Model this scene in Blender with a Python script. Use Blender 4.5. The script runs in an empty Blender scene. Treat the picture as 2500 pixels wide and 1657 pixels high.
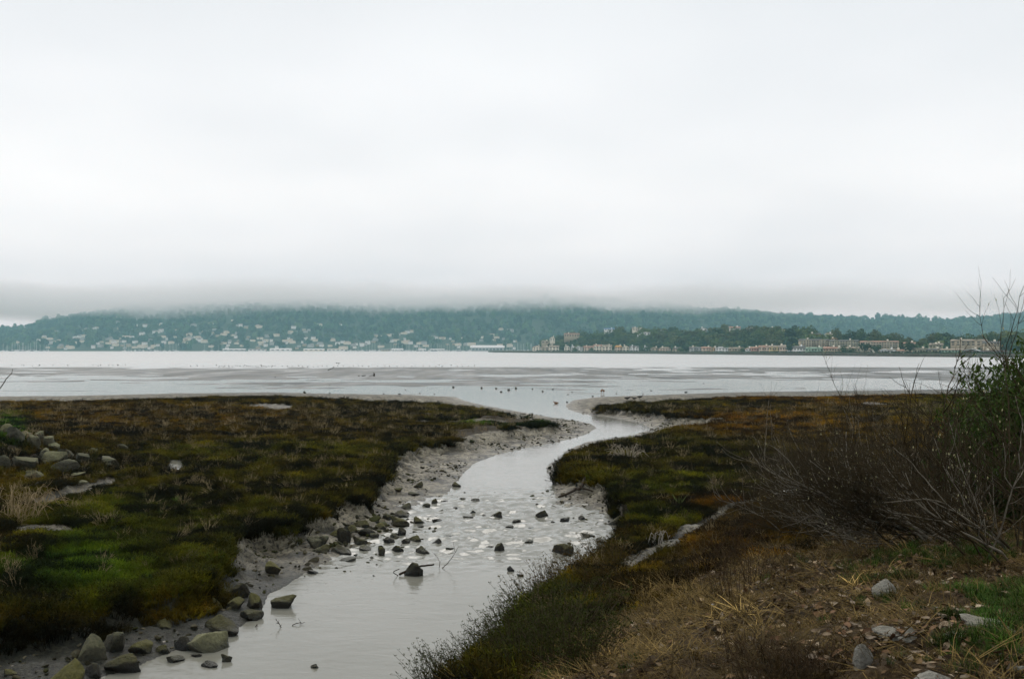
import bpy, bmesh, math, random
import numpy as np
from mathutils import Vector, Matrix, Euler

random.seed(7)
rng = np.random.default_rng(11)
SC = bpy.context.scene
COL = SC.collection

# ------------------------------------------------------------------ camera
CAMZ, F, CX, HY = 4.0, 2430.0, 1250.0, 851.5     # eye height, focal length in photo pixels, horizon row
cd = bpy.data.cameras.new('camera')
cam = bpy.data.objects.new('camera', cd)
COL.objects.link(cam)
cam.location = (0, 0, CAMZ)
cam.rotation_euler = (math.radians(90), 0, 0)
cd.sensor_width = 36.0
cd.lens = 36.0 * F / 2500.0
cd.shift_y = (HY - 828.5) / 2500.0
cd.clip_start = 0.1
cd.clip_end = 30000
SC.camera = cam

# ------------------------------------------------------------------ sky and sun
SUN_EL, SUN_AZ = math.radians(48), math.radians(-18)
w = bpy.data.worlds.new('World'); SC.world = w; w.use_nodes = True
nt = w.node_tree; nt.nodes.clear()
def N(t, kind, **kw):
    n = t.nodes.new(kind)
    for k, v in kw.items(): setattr(n, k, v)
    return n
def L(t, a, b): t.links.new(a, b)
def ramp(t, fac, stops, interp='LINEAR'):
    r = N(t, 'ShaderNodeValToRGB'); r.color_ramp.interpolation = interp
    el = r.color_ramp.elements
    while len(el) < len(stops): el.new(0.5)
    for e, (p, c) in zip(el, stops):
        e.position = p; e.color = (*c, 1) if len(c) == 3 else c
    L(t, fac, r.inputs[0]); return r.outputs[0]
def math_n(t, op, a, b=None, clamp=False):
    n = N(t, 'ShaderNodeMath', operation=op); n.use_clamp = clamp
    for i, v in enumerate((a, b)):
        if v is None: continue
        if isinstance(v, (int, float)): n.inputs[i].default_value = v
        else: L(t, v, n.inputs[i])
    return n.outputs[0]
def mix_c(t, fac, a, b, blend='MIX'):
    n = N(t, 'ShaderNodeMix', data_type='RGBA', blend_type=blend)
    for s, v in ((0, fac), (6, a), (7, b)):
        if isinstance(v, (int, float)): n.inputs[s].default_value = v
        elif isinstance(v, tuple): n.inputs[s].default_value = (*v, 1)
        else: L(t, v, n.inputs[s])
    return n.outputs[2]
sky = N(nt, 'ShaderNodeTexSky', sky_type='NISHITA')
sky.sun_disc = False; sky.sun_elevation = SUN_EL; sky.sun_rotation = SUN_AZ
sky.air_density = 1.0; sky.dust_density = 3.0
skys = mix_c(nt, 1.0, sky.outputs[0], (0.10, 0.10, 0.10), 'MULTIPLY')
tc = N(nt, 'ShaderNodeTexCoord')
sep = N(nt, 'ShaderNodeSeparateXYZ'); L(nt, tc.outputs['Generated'], sep.inputs[0])
el_ = math_n(nt, 'MAXIMUM', sep.outputs[2], 0.0)
den = math_n(nt, 'ADD', el_, 0.22)
cmb = N(nt, 'ShaderNodeCombineXYZ')
L(nt, math_n(nt, 'DIVIDE', sep.outputs[0], den), cmb.inputs[0])
L(nt, math_n(nt, 'DIVIDE', sep.outputs[1], den), cmb.inputs[1])
n1 = N(nt, 'ShaderNodeTexNoise'); n1.inputs['Scale'].default_value = 0.95
n1.inputs['Detail'].default_value = 3.0; n1.inputs['Roughness'].default_value = 0.45
L(nt, cmb.outputs[0], n1.inputs['Vector'])
base = ramp(nt, el_, [(0.0, (0.79, 0.85, 0.905)), (0.065, (0.85, 0.90, 0.94)), (0.105, (0.95, 0.98, 1.0)),
                      (0.16, (1.04, 1.055, 1.055)), (0.24, (1.01, 1.025, 1.03)), (0.36, (0.90, 0.925, 0.94)), (1.0, (0.72, 0.745, 0.775))], 'EASE')
var = ramp(nt, n1.outputs[0], [(0.28, (0.87, 0.885, 0.90)), (0.5, (0.975, 0.978, 0.982)), (0.70, (1.05, 1.05, 1.045))])
cloud = mix_c(nt, 1.0, base, var, 'MULTIPLY')
skc = mix_c(nt, 0.94, skys, mix_c(nt, 1.0, cloud, (.965, .987, 1.0), 'MULTIPLY'))
bg = N(nt, 'ShaderNodeBackground'); bg.inputs[1].default_value = 1.0
L(nt, skc, bg.inputs[0])
wo = N(nt, 'ShaderNodeOutputWorld'); L(nt, bg.outputs[0], wo.inputs[0])

sd = bpy.data.lights.new('sun', 'SUN'); sd.energy = 1.4; sd.angle = math.radians(40); sd.color = (1, 0.97, 0.92)
sun = bpy.data.objects.new('sun', sd); COL.objects.link(sun)
sdir = Vector((math.sin(SUN_AZ) * math.cos(SUN_EL), math.cos(SUN_AZ) * math.cos(SUN_EL), math.sin(SUN_EL)))
sun.rotation_euler = (-sdir).to_track_quat('-Z', 'Y').to_euler()
sun.location = (0, 0, 60)

vs = SC.view_settings
SC.display_settings.display_device = 'sRGB'
vs.view_transform = 'Standard'; vs.look = 'None'; vs.exposure = 0.0; vs.gamma = 1.0; vs.use_curve_mapping = False
cy = SC.cycles
cy.max_bounces = 6; cy.diffuse_bounces = 2; cy.glossy_bounces = 3; cy.transmission_bounces = 2
cy.volume_bounces = 2; cy.transparent_max_bounces = 6
cy.volume_step_rate = 1.0; cy.volume_max_steps = 96
cy.use_denoising = True
cy.use_adaptive_sampling = True; cy.adaptive_threshold = .02
HAZE, CLOUD = .00019, .0085         # density of the air and of the low cloud

# ------------------------------------------------------------------ helpers
def px(u, v, z=0.0):
    """photo pixel on the horizontal plane z -> place in the world"""
    y = (CAMZ - z) * F / (v - HY)
    return (y * (u - CX) / F, y, z)
def pd(u, v, d):
    """photo pixel at distance d -> place in the world"""
    return (d * (u - CX) / F, d, CAMZ - (v - HY) / F * d)
def tag(o, label=None, cat=None, group=None, kind=None):
    for k, v in (('label', label), ('category', cat), ('group', group), ('kind', kind)):
        if v: o[k] = v
    return o
def empty(name, loc=(0, 0, 0), rz=0.0):
    o = bpy.data.objects.new(name, None); COL.objects.link(o)
    o.location = loc; o.rotation_euler[2] = rz; o.empty_display_size = 0.2
    return o
def link(name, mesh, parent=None, loc=(0, 0, 0), rot=(0, 0, 0), scl=(1, 1, 1)):
    o = bpy.data.objects.new(name, mesh); COL.objects.link(o)
    o.parent = parent; o.location = loc; o.rotation_euler = rot; o.scale = scl
    return o
def mesh_np(name, V, Fc, mat=None, smooth=False):
    """V (n,3); Fc (m,k) constant polygon size"""
    V = np.asarray(V, np.float32); Fc = np.asarray(Fc, np.int32)
    me = bpy.data.meshes.new(name)
    me.vertices.add(len(V)); me.vertices.foreach_set('co', V.ravel())
    m, k = Fc.shape
    me.loops.add(m * k); me.loops.foreach_set('vertex_index', Fc.ravel())
    me.polygons.add(m)
    me.polygons.foreach_set('loop_start', np.arange(0, m * k, k, dtype=np.int32))
    me.update(calc_edges=True)
    if smooth: me.polygons.foreach_set('use_smooth', np.ones(m, bool))
    if mat: me.materials.append(mat)
    return me
class MB:
    """collects tris and quads into one mesh (quads as two tris)"""
    def __init__(s): s.V = []; s.T = []; s.n = 0
    def add(s, V, T):
        V = np.asarray(V, float).reshape(-1, 3); T = np.asarray(T, int).reshape(-1, 3)
        s.V.append(V); s.T.append(T + s.n); s.n += len(V)
    def box(s, x0, x1, y0, y1, z0, z1):
        V = [(x, y, z) for z in (z0, z1) for y in (y0, y1) for x in (x0, x1)]
        Q = [(0, 2, 3, 1), (4, 5, 7, 6), (0, 1, 5, 4), (2, 6, 7, 3), (0, 4, 6, 2), (1, 3, 7, 5)]
        s.add(V, [t for a, b, c, d in Q for t in ((a, b, c), (a, c, d))])
    def tube(s, P, R, k=3):
        P = np.asarray(P, float); n = len(P)
        R = np.broadcast_to(np.asarray(R, float), (n,))
        T = np.gradient(P, axis=0); T /= np.linalg.norm(T, axis=1, keepdims=True) + 1e-9
        ref = np.where(np.abs(T[:, 2:3]) > 0.9, np.array([[1., 0, 0]]), np.array([[0., 0, 1]]))
        A = np.cross(T, ref); A /= np.linalg.norm(A, axis=1, keepdims=True) + 1e-9
        B = np.cross(T, A)
        a = np.arange(k) * 2 * np.pi / k
        V = P[:, None, :] + R[:, None, None] * (np.cos(a)[None, :, None] * A[:, None, :] + np.sin(a)[None, :, None] * B[:, None, :])
        i = np.arange(n - 1)[:, None] * k; j = np.arange(k)[None, :]; j2 = (j + 1) % k
        T1 = np.stack([i + j, i + j2, i + k + j2], -1).reshape(-1, 3)
        T2 = np.stack([i + j, i + k + j2, i + k + j], -1).reshape(-1, 3)
        caps = [(0, q + 1, q) for q in range(1, k - 1)] + [((n - 1) * k, (n - 1) * k + q, (n - 1) * k + q + 1) for q in range(1, k - 1)]
        s.add(V.reshape(-1, 3), np.concatenate([T1, T2, np.array(caps).reshape(-1, 3)]))
    def leaf(s, p, d, nrm, ln, wd, fold=0.0):
        p, d, nrm = (np.asarray(q, float) for q in (p, d, nrm))
        sd_ = np.cross(d, nrm); sd_ /= np.linalg.norm(sd_) + 1e-9
        m = p + d * ln * 0.5
        s.add([p, m + sd_ * wd / 2 + nrm * fold, p + d * ln, m - sd_ * wd / 2 + nrm * fold, m], [(0, 1, 4), (1, 2, 4), (2, 3, 4), (3, 0, 4)])
    def mesh(s, name, mat=None, smooth=False):
        return mesh_np(name, np.concatenate(s.V), np.concatenate(s.T), mat, smooth)

# value noise on numpy arrays
_tab = rng.random((256, 256))
def vnoise(x, y):
    x = np.asarray(x, float); y = np.asarray(y, float)
    xi = np.floor(x).astype(int); yi = np.floor(y).astype(int)
    fx = x - xi; fy = y - yi
    fx = fx * fx * (3 - 2 * fx); fy = fy * fy * (3 - 2 * fy)
    g = lambda a, b: _tab[a & 255, b & 255]
    return (g(xi, yi) * (1 - fx) + g(xi + 1, yi) * fx) * (1 - fy) + (g(xi, yi + 1) * (1 - fx) + g(xi + 1, yi + 1) * fx) * fy
def fbm(x, y, o=4, lac=2.03, gain=0.5):
    s = 0; a = 1.0; t = 0
    for i in range(o):
        s = s + a * vnoise(x + 17.3 * i, y - 9.1 * i); t += a; a *= gain; x = x * lac; y = y * lac
    return s / t            # 0..1
def sstep(a, b, x):
    t = np.clip((x - a) / (b - a), 0, 1); return t * t * (3 - 2 * t)
def poly_dist(X, Y, P):
    """distance to outline and inside test for polygon P"""
    P = np.asarray(P, float); A = P; B = np.roll(P, -1, axis=0)
    d2 = np.full(X.shape, 1e18); ins = np.zeros(X.shape, bool)
    for (ax, ay), (bx, by) in zip(A[:, :2], B[:, :2]):
        ex, ey = bx - ax, by - ay
        t = np.clip(((X - ax) * ex + (Y - ay) * ey) / (ex * ex + ey * ey + 1e-12), 0, 1)
        d2 = np.minimum(d2, (X - ax - t * ex) ** 2 + (Y - ay - t * ey) ** 2)
        if ay != by:
            c = ((ay > Y) != (by > Y)) & (X < (bx - ax) * (Y - ay) / (by - ay) + ax)
            ins ^= c
    return np.sqrt(d2), ins

# ------------------------------------------------------------------ materials
def new_mat(name):
    m = bpy.data.materials.new(name); m.use_nodes = True
    t = m.node_tree; t.nodes.clear()
    b = N(t, 'ShaderNodeBsdfPrincipled'); o = N(t, 'ShaderNodeOutputMaterial')
    L(t, b.outputs[0], o.inputs[0])
    return m, t, b
def noise_n(t, scale, detail=4, rough=0.55, vec=None, dist=0.0):
    n = N(t, 'ShaderNodeTexNoise'); n.inputs['Scale'].default_value = scale
    n.inputs['Detail'].default_value = detail; n.inputs['Roughness'].default_value = rough
    n.inputs['Distortion'].default_value = dist
    if vec is None:
        g = N(t, 'ShaderNodeNewGeometry'); vec = g.outputs['Position']
    L(t, vec, n.inputs['Vector']); return n.outputs[0]
def bump_n(t, b, h, strength, dist):
    n = N(t, 'ShaderNodeBump'); n.inputs['Strength'].default_value = strength; n.inputs['Distance'].default_value = dist
    L(t, h, n.inputs['Height']); L(t, n.outputs[0], b.inputs['Normal']); return n
def simple(name, c1, c2=None, scale=6.0, rough=0.85, bump=0.0, bdist=0.02, spec=0.15, rand=0.0):
    m, t, b = new_mat(name)
    b.inputs['Roughness'].default_value = rough; b.inputs['Specular IOR Level'].default_value = spec
    if c2 is None: c2 = tuple(v * 0.75 for v in c1)
    f = noise_n(t, scale)
    c = ramp(t, f, [(0.3, c2), (0.7, c1)])
    if rand:
        oi = N(t, 'ShaderNodeObjectInfo')
        hsv = N(t, 'ShaderNodeHueSaturation'); L(t, c, hsv.inputs['Color'])
        mr = N(t, 'ShaderNodeMapRange'); L(t, oi.outputs['Random'], mr.inputs[0])
        mr.inputs[3].default_value = 1 - rand; mr.inputs[4].default_value = 1 + rand
        L(t, mr.outputs[0], hsv.inputs['Value']); c = hsv.outputs[0]
    L(t, c, b.inputs['Base Color'])
    if bump: bump_n(t, b, f, bump, bdist)
    return m
def tint_mat(name, rough=0.85, spec=0.08):
    """plants: colour comes from the single plant's own tint"""
    m, t, b = new_mat(name)
    a = N(t, 'ShaderNodeAttribute', attribute_type='INSTANCER', attribute_name='tint')
    f = noise_n(t, 9.0, 2)
    v = ramp(t, f, [(0.3, (0.7, 0.7, 0.7)), (0.7, (1.25, 1.2, 1.1))])
    L(t, mix_c(t, 1.0, a.outputs['Color'], v, 'MULTIPLY'), b.inputs['Base Color'])
    b.inputs['Roughness'].default_value = rough; b.inputs['Specular IOR Level'].default_value = spec
    return m

# ================================================================== LAND: outlines traced on the ground
def zmarsh(v): return float(np.interp(v, [980, 1080, 1250, 1400, 1550], [0.45, 0.45, 0.46, 0.46, 0.42]))
W_PX = [(150, 1800), (237, 1655), (338, 1625), (420, 1590), (500, 1556), (560, 1548), (600, 1520), (639, 1487), (655, 1450), (690, 1434), (744, 1399),
        (778, 1380), (815, 1364), (870, 1336), (930, 1310), (985, 1285), (1005, 1245), (1030, 1226), (1089, 1212), (1106, 1187),
        (1133, 1153), (1159, 1130), (1203, 1113), (1253, 1099), (1304, 1089), (1382, 1074), (1433, 1059), (1456, 1044), (1439, 1033),
        (1406, 1027), (1338, 1017), (1270, 1005), (1186, 990), (1135, 978), (1116, 969), (1006, 964.5), (900, 962), (789, 960), (654, 957),
        (379, 961), (162, 966), (0, 967), (-500, 972), (-1500, 975), (-1500, 856), (4200, 856), (4200, 940), (3000, 945), (2400, 949), (1800, 957),
        (1676, 961), (1456, 969), (1399, 977), (1379, 990), (1389, 1000), (1423, 1010), (1473, 1015), (1541, 1028), (1571, 1035),
        (1592, 1048), (1541, 1064), (1433, 1078), (1385, 1098), (1372, 1118), (1338, 1134), (1333, 1150), (1358, 1178), (1351, 1204),
        (1357, 1228), (1423, 1242), (1492, 1260), (1529, 1277), (1515, 1298), (1470, 1330), (1455, 1362), (1400, 1385), (1350, 1410),
        (1310, 1446), (1250, 1512), (1160, 1570), (1075, 1640), (1020, 1800)]
W_POLY = [px(u, v, 0)[:2] for u, v in W_PX]
ML_PX = [(-900, 990), (-200, 982), (0, 978), (162, 978), (379, 971), (640, 963), (800, 970), (1000, 978), (1135, 986), (1237, 1003), (1330, 1017),
         (1352, 1024), (1330, 1034), (1270, 1040), (1210, 1049), (1150, 1060), (1110, 1076), (1050, 1082), (1000, 1089), (951, 1109), (935, 1140),
         (920, 1165), (890, 1192), (876, 1224), (825, 1214), (775, 1250), (722, 1262), (700, 1288), (650, 1290), (575, 1300), (545, 1322),
         (522, 1370), (497, 1408), (430, 1446), (325, 1446), (200, 1490), (100, 1500), (0, 1522), (-300, 1580), (-900, 1680), (-2500, 1700)]
ML = [px(u, v, zmarsh(v) + (.20 if i < 12 else 0))[:2] for i, (u, v) in enumerate(ML_PX)]
MR_PX = [(1453, 993, .45), (1500, 982, .58), (1642, 974, .63), (1800, 967, .65), (2100, 962, .68), (2500, 955, .7), (3400, 948, .5), (4200, 1300, 1.5),
         (4200, 1657, 2.2), (3000, 2600, 2.4), (1100, 2600, 1.4), (1090, 1800, .95), (1150, 1657, .9), (1200, 1600, .82), (1262, 1540, .75), (1315, 1480, .72), (1355, 1432, .7),
         (1405, 1398, .68), (1455, 1374, .65), (1487, 1345, .62), (1505, 1320, .6), (1522, 1292, .6), (1546, 1268, .6), (1558, 1238, .6),
         (1516, 1213, .55), (1507, 1182, .5), (1473, 1168, .48), (1439, 1161, .45), (1374, 1148, .4), (1392, 1116, .5), (1392, 1097, .66), (1427, 1086, .70),
         (1475, 1074, .72), (1558, 1060, .74), (1625, 1045, .74), (1673, 1034, .72), (1744, 1030, .68), (1810, 1023, .55), (1760, 1018, .48),
         (1642, 1015, .47), (1608, 1004, .45), (1507, 999, .38)]
MR = [px(u, v, z)[:2] for u, v, z in MR_PX]
TOP = [(-400, 990, .5), (0, 990, .5), (600, 975, .5), (1100, 1000, .42), (1330, 1027, .3), (900, 1150, .46), (500, 1100, .5), (0, 1100, .6), (-500, 1150, .7),
       (700, 1270, .47), (300, 1300, .6), (0, 1300, .7), (430, 1440, .46), (0, 1500, .5), (-400, 1450, .9), (200, 1505, .42), (600, 1200, .5),
       (1470, 990, .35), (1800, 975, .45), (2400, 970, .5), (3200, 970, .6), (1400, 1100, .42), (1600, 1060, .48), (1800, 1100, .52), (2100, 1080, .55),
       (1540, 1230, .58), (1650, 1318, .5), (1744, 1268, .48), (1900, 1205, .48), (2000, 1165, .5), (1575, 1362, .55),
       (1500, 1420, .72), (1450, 1390, .66), (1620, 1400, .85), (1300, 1500, .72), (1150, 1640, .9), (1350, 1600, 1.2), (1600, 1500, 1.3),
       (1600, 1640, 1.75), (1900, 1640, 2.05), (2300, 1640, 2.25), (1900, 1400, 1.55), (2100, 1330, 1.7), (2300, 1320, 1.95), (2500, 1330, 2.15),
       (3200, 1330, 2.4), (2150, 1250, 1.25), (2450, 1200, 1.5), (2600, 1080, 1.0), (1000, 2000, 1.2), (2600, 2200, 2.4), (1800, 2200, 2.1)]
tp = np.array([px(*q) for q in TOP])
_D = np.linalg.norm(tp[:, None, :2] - tp[None, :, :2], axis=2)
_A = np.zeros((len(tp) + 3,) * 2); _A[:len(tp), :len(tp)] = _D
_A[:len(tp), -3] = 1; _A[:len(tp), -2:] = tp[:, :2]; _A[-3, :len(tp)] = 1; _A[-2:, :len(tp)] = tp[:, :2].T
_wr = np.linalg.solve(_A, np.concatenate([tp[:, 2], [0, 0, 0]]))
def top_h(X, Y):
    s = _wr[-3] + _wr[-2] * X + _wr[-1] * Y
    for (a, b, _), c in zip(tp, _wr): s = s + c * np.hypot(X - a, Y - b)
    return np.clip(s, 0.25, 2.5)
# bare mud places inside the marsh (photo outlines): creek by the rock pile, track behind the bank, pans
PANS = [([(70, 1208), (110, 1192), (170, 1180), (215, 1166), (278, 1154), (284, 1164), (255, 1178), (205, 1192), (150, 1206), (90, 1222)], .68, .14),
        ([(1490, 1412), (1545, 1370), (1600, 1338), (1660, 1300), (1730, 1266), (1800, 1243), (1870, 1212), (1960, 1180), (2040, 1150), (2050, 1160), (1980, 1196), (1900, 1228),
          (1830, 1256), (1760, 1284), (1700, 1318), (1640, 1352), (1580, 1392), (1530, 1425)], .5, .06),
        ([(608, 990), (640, 984), (690, 986), (722, 988), (712, 996), (680, 1002), (640, 1002), (612, 998)], .5, .10),
        ([(408, 1122), (420, 1110), (440, 1114), (450, 1130), (436, 1146), (415, 1142)], .62, .10),
        ([(985, 1030), (1040, 1024), (1110, 1021), (1180, 1018), (1240, 1020), (1200, 1028), (1120, 1032), (1050, 1034)], .45, .08),
        ([(40, 1275), (80, 1262), (140, 1256), (180, 1262), (140, 1272), (80, 1284)], .85, .04)]
HEAP = [px(u, v, .75)[:2] for u, v in [(-80, 1085), (40, 1072), (110, 1078), (190, 1100), (310, 1104), (330, 1130), (290, 1148), (200, 1156), (60, 1168), (-80, 1170)]]
PANS_W = [([px(u, v, z)[:2] for u, v in P], dp) for P, z, dp in PANS]
def terrain(X, Y):
    dw, inw = poly_dist(X, Y, W_POLY)
    dl, inl = poly_dist(X, Y, ML); dr, inr = poly_dist(X, Y, MR)
    dm = np.where(inl | inr, 0, np.minimum(dl, dr)); di = np.where(inl, dl, np.where(inr, dr, 0))
    H = top_h(X, Y)
    H = H + (fbm(X * 1.1, Y * 1.1, 4) - 0.5) * 0.34 * sstep(0, 1.0, di) + (fbm(X * .25 + 7, Y * .25, 2) - .5) * .16 * sstep(0, 2, di)
    mx, my, _ = px(0, 1118, .75); H = H + 0.75 * np.exp(-(((X - mx + 1.2) / 2.2) ** 2 + ((Y - my) / 3.2) ** 2))
    t = np.where(inl | inr, 1.0, dw / (dw + dm + 1e-6))
    rough = (fbm(X * 3.1, Y * 3.1, 4) - 0.5)
    z = H * (0.30 * t ** 0.9 + 0.70 * sstep(0.66, 1.0, t + rough * 0.28 * (t < 1))) + 0.015
    z = z + rough * 0.17 * sstep(0.05, 0.4, t) * (1 - sstep(0.0, 0.4, di) * .6) + (fbm(X * 11, Y * 11, 3) - .5) * .055
    pan = np.zeros_like(z)
    for P, dp in PANS_W:
        d, i = poly_dist(X, Y, P)
        s = sstep(-0.28, 0.10, np.where(i, d, -d)); pan = np.maximum(pan, s); z = z - dp * s
    # bed of the stream and the tide flat
    wz = -np.minimum(0.5, 0.02 + 0.12 * dw)
    flat = sstep(66, 84, Y)
    st = fbm(X * 0.045 + 3, 1500 / Y, 4, gain=.6) - 0.5 + .6 * (fbm(X * .20, 3600 / Y, 3) - .5)
    bias = np.interp(Y, [60, 84, 98, 108, 120, 150, 205, 216, 232], [-.03, -.03, -.034, -.020, .004, .014, .026, .024, -.6])
    bias = bias + .030 * np.exp(-(((X + 2) / 26) ** 2 + ((Y - 112) / 7) ** 2)) - 0.05 * np.exp(-(((X - 34) / 26) ** 2 + ((Y - 110) / 6) ** 2)) - .03 * np.exp(-(((X + 70) / 40) ** 2 + ((Y - 105) / 30) ** 2))
    fz = bias + st * 0.19
    wz = wz * (1 - flat) + fz * flat
    z = np.where(inw, wz, z)
    grass = np.where(inl | inr, 1.0, 0.0) * (1 - sstep(.10, .35, pan))
    return z, dict(inw=inw, dw=dw, dm=dm, di=di, pan=pan, grass=grass, H=H, inl=inl, inr=inr)

# graded fan grid: fine close by, coarse far away
ROWS = np.concatenate([np.geomspace(2.6, 100, 560), np.geomspace(100, 240, 70)[1:]])
US = np.concatenate([np.linspace(-1.0, -.58, 22)[:-1], np.linspace(-.58, .58, 600), np.linspace(.58, 1.0, 22)[1:]])
YY, UU = np.meshgrid(ROWS, US, indexing='ij'); XX = YY * UU
ZZ, TI = terrain(XX, YY)
def hz(x, y):
    y = min(max(y, ROWS[0] * 1.001), ROWS[-1] * .999); u = min(max(x / y, -.999), .999)
    i = int(np.searchsorted(ROWS, y)) - 1; j = int(np.searchsorted(US, u)) - 1
    f = (y - ROWS[i]) / (ROWS[i + 1] - ROWS[i]); g_ = (u - US[j]) / (US[j + 1] - US[j])
    return float((ZZ[i, j] * (1 - g_) + ZZ[i, j + 1] * g_) * (1 - f) + (ZZ[i + 1, j] * (1 - g_) + ZZ[i + 1, j + 1] * g_) * f)
nr, nc = XX.shape
idx = np.arange(nr * nc).reshape(nr, nc)
quads = np.stack([idx[:-1, :-1], idx[:-1, 1:], idx[1:, 1:], idx[1:, :-1]], -1).reshape(-1, 4)
# dry bank (leaf litter) weight: high ground in front on the right
def litter_w(X, Y, H): return sstep(0.95, 1.35, H + (fbm(X * 1.3, Y * 1.3, 3) - .5) * .5) * (X > -1.5) * sstep(24, 17, Y)
LIT = litter_w(XX, YY, TI['H'])
mudw = np.where(TI['grass'] > .5, 0.0, 1.0) * (1 - sstep(0, .05, TI['di']) * (TI['pan'] < .3))
mudw = np.maximum(mudw, sstep(.2, .6, TI['pan']))
wet = np.where(TI['inw'], 1.0, np.exp(-TI['dw'] / 1.2)); wet = np.maximum(wet, TI['pan'] * .5)
m_gr, t, b = new_mat('marsh_ground')
at = N(t, 'ShaderNodeAttribute', attribute_name='cover'); sp = N(t, 'ShaderNodeSeparateColor'); L(t, at.outputs['Color'], sp.inputs[0])
f1 = noise_n(t, 1.5, 7, .68); f2 = noise_n(t, 13.0, 6, .72); f3 = noise_n(t, 0.35, 3)
mud = ramp(t, f1, [(.35, (.018, .016, .010)), (.46, (.098, .084, .053)), (.60, (.275, .242, .170))])
mud = mix_c(t, 1.0, mud, ramp(t, f2, [(.40, (.12, .12, .11)), (.49, (.92, .92, .92)), (.70, (1.35, 1.35, 1.35))]), 'MULTIPLY')
soil = ramp(t, f2, [(.3, (.016, .012, .006)), (.7, (.045, .032, .014))])
lit = ramp(t, f2, [(.34, (.018, .012, .006)), (.52, (.060, .038, .017)), (.75, (.15, .105, .055))])
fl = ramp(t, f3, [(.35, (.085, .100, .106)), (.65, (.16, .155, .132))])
swm = N(t, 'ShaderNodeAttribute', attribute_name='shaded_wet_mud')
mud = mix_c(t, math_n(t, 'MULTIPLY', swm.outputs['Fac'], ramp(t, f1, [(.45, (1, 1, 1)), (.72, (.82, .82, .82))])), mud, ramp(t, f2, [(.38, (.006, .006, .003)), (.66, (.036, .036, .021))]))  # overhang shade painted into the lower-left colour with dark wet mud; pans partly darkened
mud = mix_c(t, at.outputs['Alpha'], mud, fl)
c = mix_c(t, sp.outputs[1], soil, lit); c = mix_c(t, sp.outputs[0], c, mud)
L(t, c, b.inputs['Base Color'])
rr = N(t, 'ShaderNodeMapRange'); L(t, math_n(t, 'MULTIPLY', sp.outputs[2], sp.outputs[0]), rr.inputs[0]); rr.inputs[3].default_value = .75; rr.inputs[4].default_value = .38
gm = N(t, 'ShaderNodeNewGeometry'); mpf = N(t, 'ShaderNodeMapping'); L(t, gm.outputs['Position'], mpf.inputs[0]); mpf.inputs[3].default_value = (.16, .030, 1)
sh = ramp(t, noise_n(t, 1.0, 6, .62, mpf.outputs[0]), [(.36, (-.10, -.10, -.10)), (.62, (.36, .36, .36))])          # wetter and drier patches of the flat
L(t, math_n(t, 'ADD', rr.outputs[0], math_n(t, 'MULTIPLY', at.outputs['Alpha'], sh)), b.inputs['Roughness'])
rs = N(t, 'ShaderNodeMapRange'); L(t, sp.outputs[0], rs.inputs[0]); rs.inputs[3].default_value = .08; rs.inputs[4].default_value = .30
L(t, rs.outputs[0], b.inputs['Specular IOR Level'])
bump_n(t, b, math_n(t, 'ADD', f2, math_n(t, 'MULTIPLY', f1, 1.5)), .9, .06)
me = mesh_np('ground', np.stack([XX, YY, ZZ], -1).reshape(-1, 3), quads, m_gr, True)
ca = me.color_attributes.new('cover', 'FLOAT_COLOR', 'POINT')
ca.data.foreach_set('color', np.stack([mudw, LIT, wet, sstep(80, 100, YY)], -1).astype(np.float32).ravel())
me.attributes.new('shaded_wet_mud', 'FLOAT', 'POINT').data.foreach_set('value', np.maximum(sstep(-1.4, -3.2, XX) * sstep(20, 16, YY), TI['pan'] * .45).astype(np.float32).ravel())
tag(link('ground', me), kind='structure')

# sea bed far below and past everything, out to the horizon
m_bed = simple('sea_bed', (.12, .11, .09), scale=.05)
me = mesh_np('sea_bed', [(-14000, -14000, -1.6), (14000, -14000, -1.6), (14000, 14000, -1.6), (-14000, 14000, -1.6)], [(0, 1, 2, 3)], m_bed)
tag(link('sea_bed', me), kind='structure')

# ------------------------------------------------------------------ water: stream, mouth and bay in one sheet
WR = np.concatenate([np.geomspace(7.5, 40, 430), np.geomspace(40, 260, 120)[1:], np.geomspace(260, 2300, 40)[1:], [5000, 13000]])
WU = np.concatenate([[-6, -3, -1.2], np.linspace(-.6, .6, 430), [1.2, 3, 6]])
Yw, Uw = np.meshgrid(WR, WU, indexing='ij'); Xw = Yw * Uw
rap = sstep(17.0, 20.5, Yw) * sstep(30, 25.5, Yw)                       # the riffle among the rocks
far = sstep(28, 36, Yw) * sstep(75, 60, Yw)
rid = 1 - np.abs(2 * fbm(Xw * 1.6, Yw * 2.6, 4, gain=.6) - 1)
Zw = rap * (.085 * (rid ** 2 - .45) + .055 * (fbm(Xw * 4.2, Yw * 5.2, 3) - .5) + .040 * (fbm(Xw * 5.0 + 31, Yw * 9.5, 2) - .5)) + far * .012 * (fbm(Xw * 1.5, Yw * 2.2, 3) - .5)
Zw += sstep(7, 9, Yw) * (1 - rap) * sstep(36, 18, Yw) * .006 * (fbm(Xw * 1.2, Yw * 2.4, 3) - .5)
m_w, t, b = new_mat('water')
g = N(t, 'ShaderNodeNewGeometry')
b.inputs['IOR'].default_value = 1.40; b.inputs['Specular IOR Level'].default_value = .5
f = noise_n(t, .35, 3)
wc = ramp(t, f, [(.3, (.195, .188, .150)), (.7, (.235, .228, .188))])
sx = N(t, 'ShaderNodeSeparateXYZ'); L(t, g.outputs['Position'], sx.inputs[0])
mr = N(t, 'ShaderNodeMapRange'); L(t, sx.outputs[1], mr.inputs[0]); mr.inputs[1].default_value = 30; mr.inputs[2].default_value = 300
mr.inputs[3].default_value = .05; mr.inputs[4].default_value = .30
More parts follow.
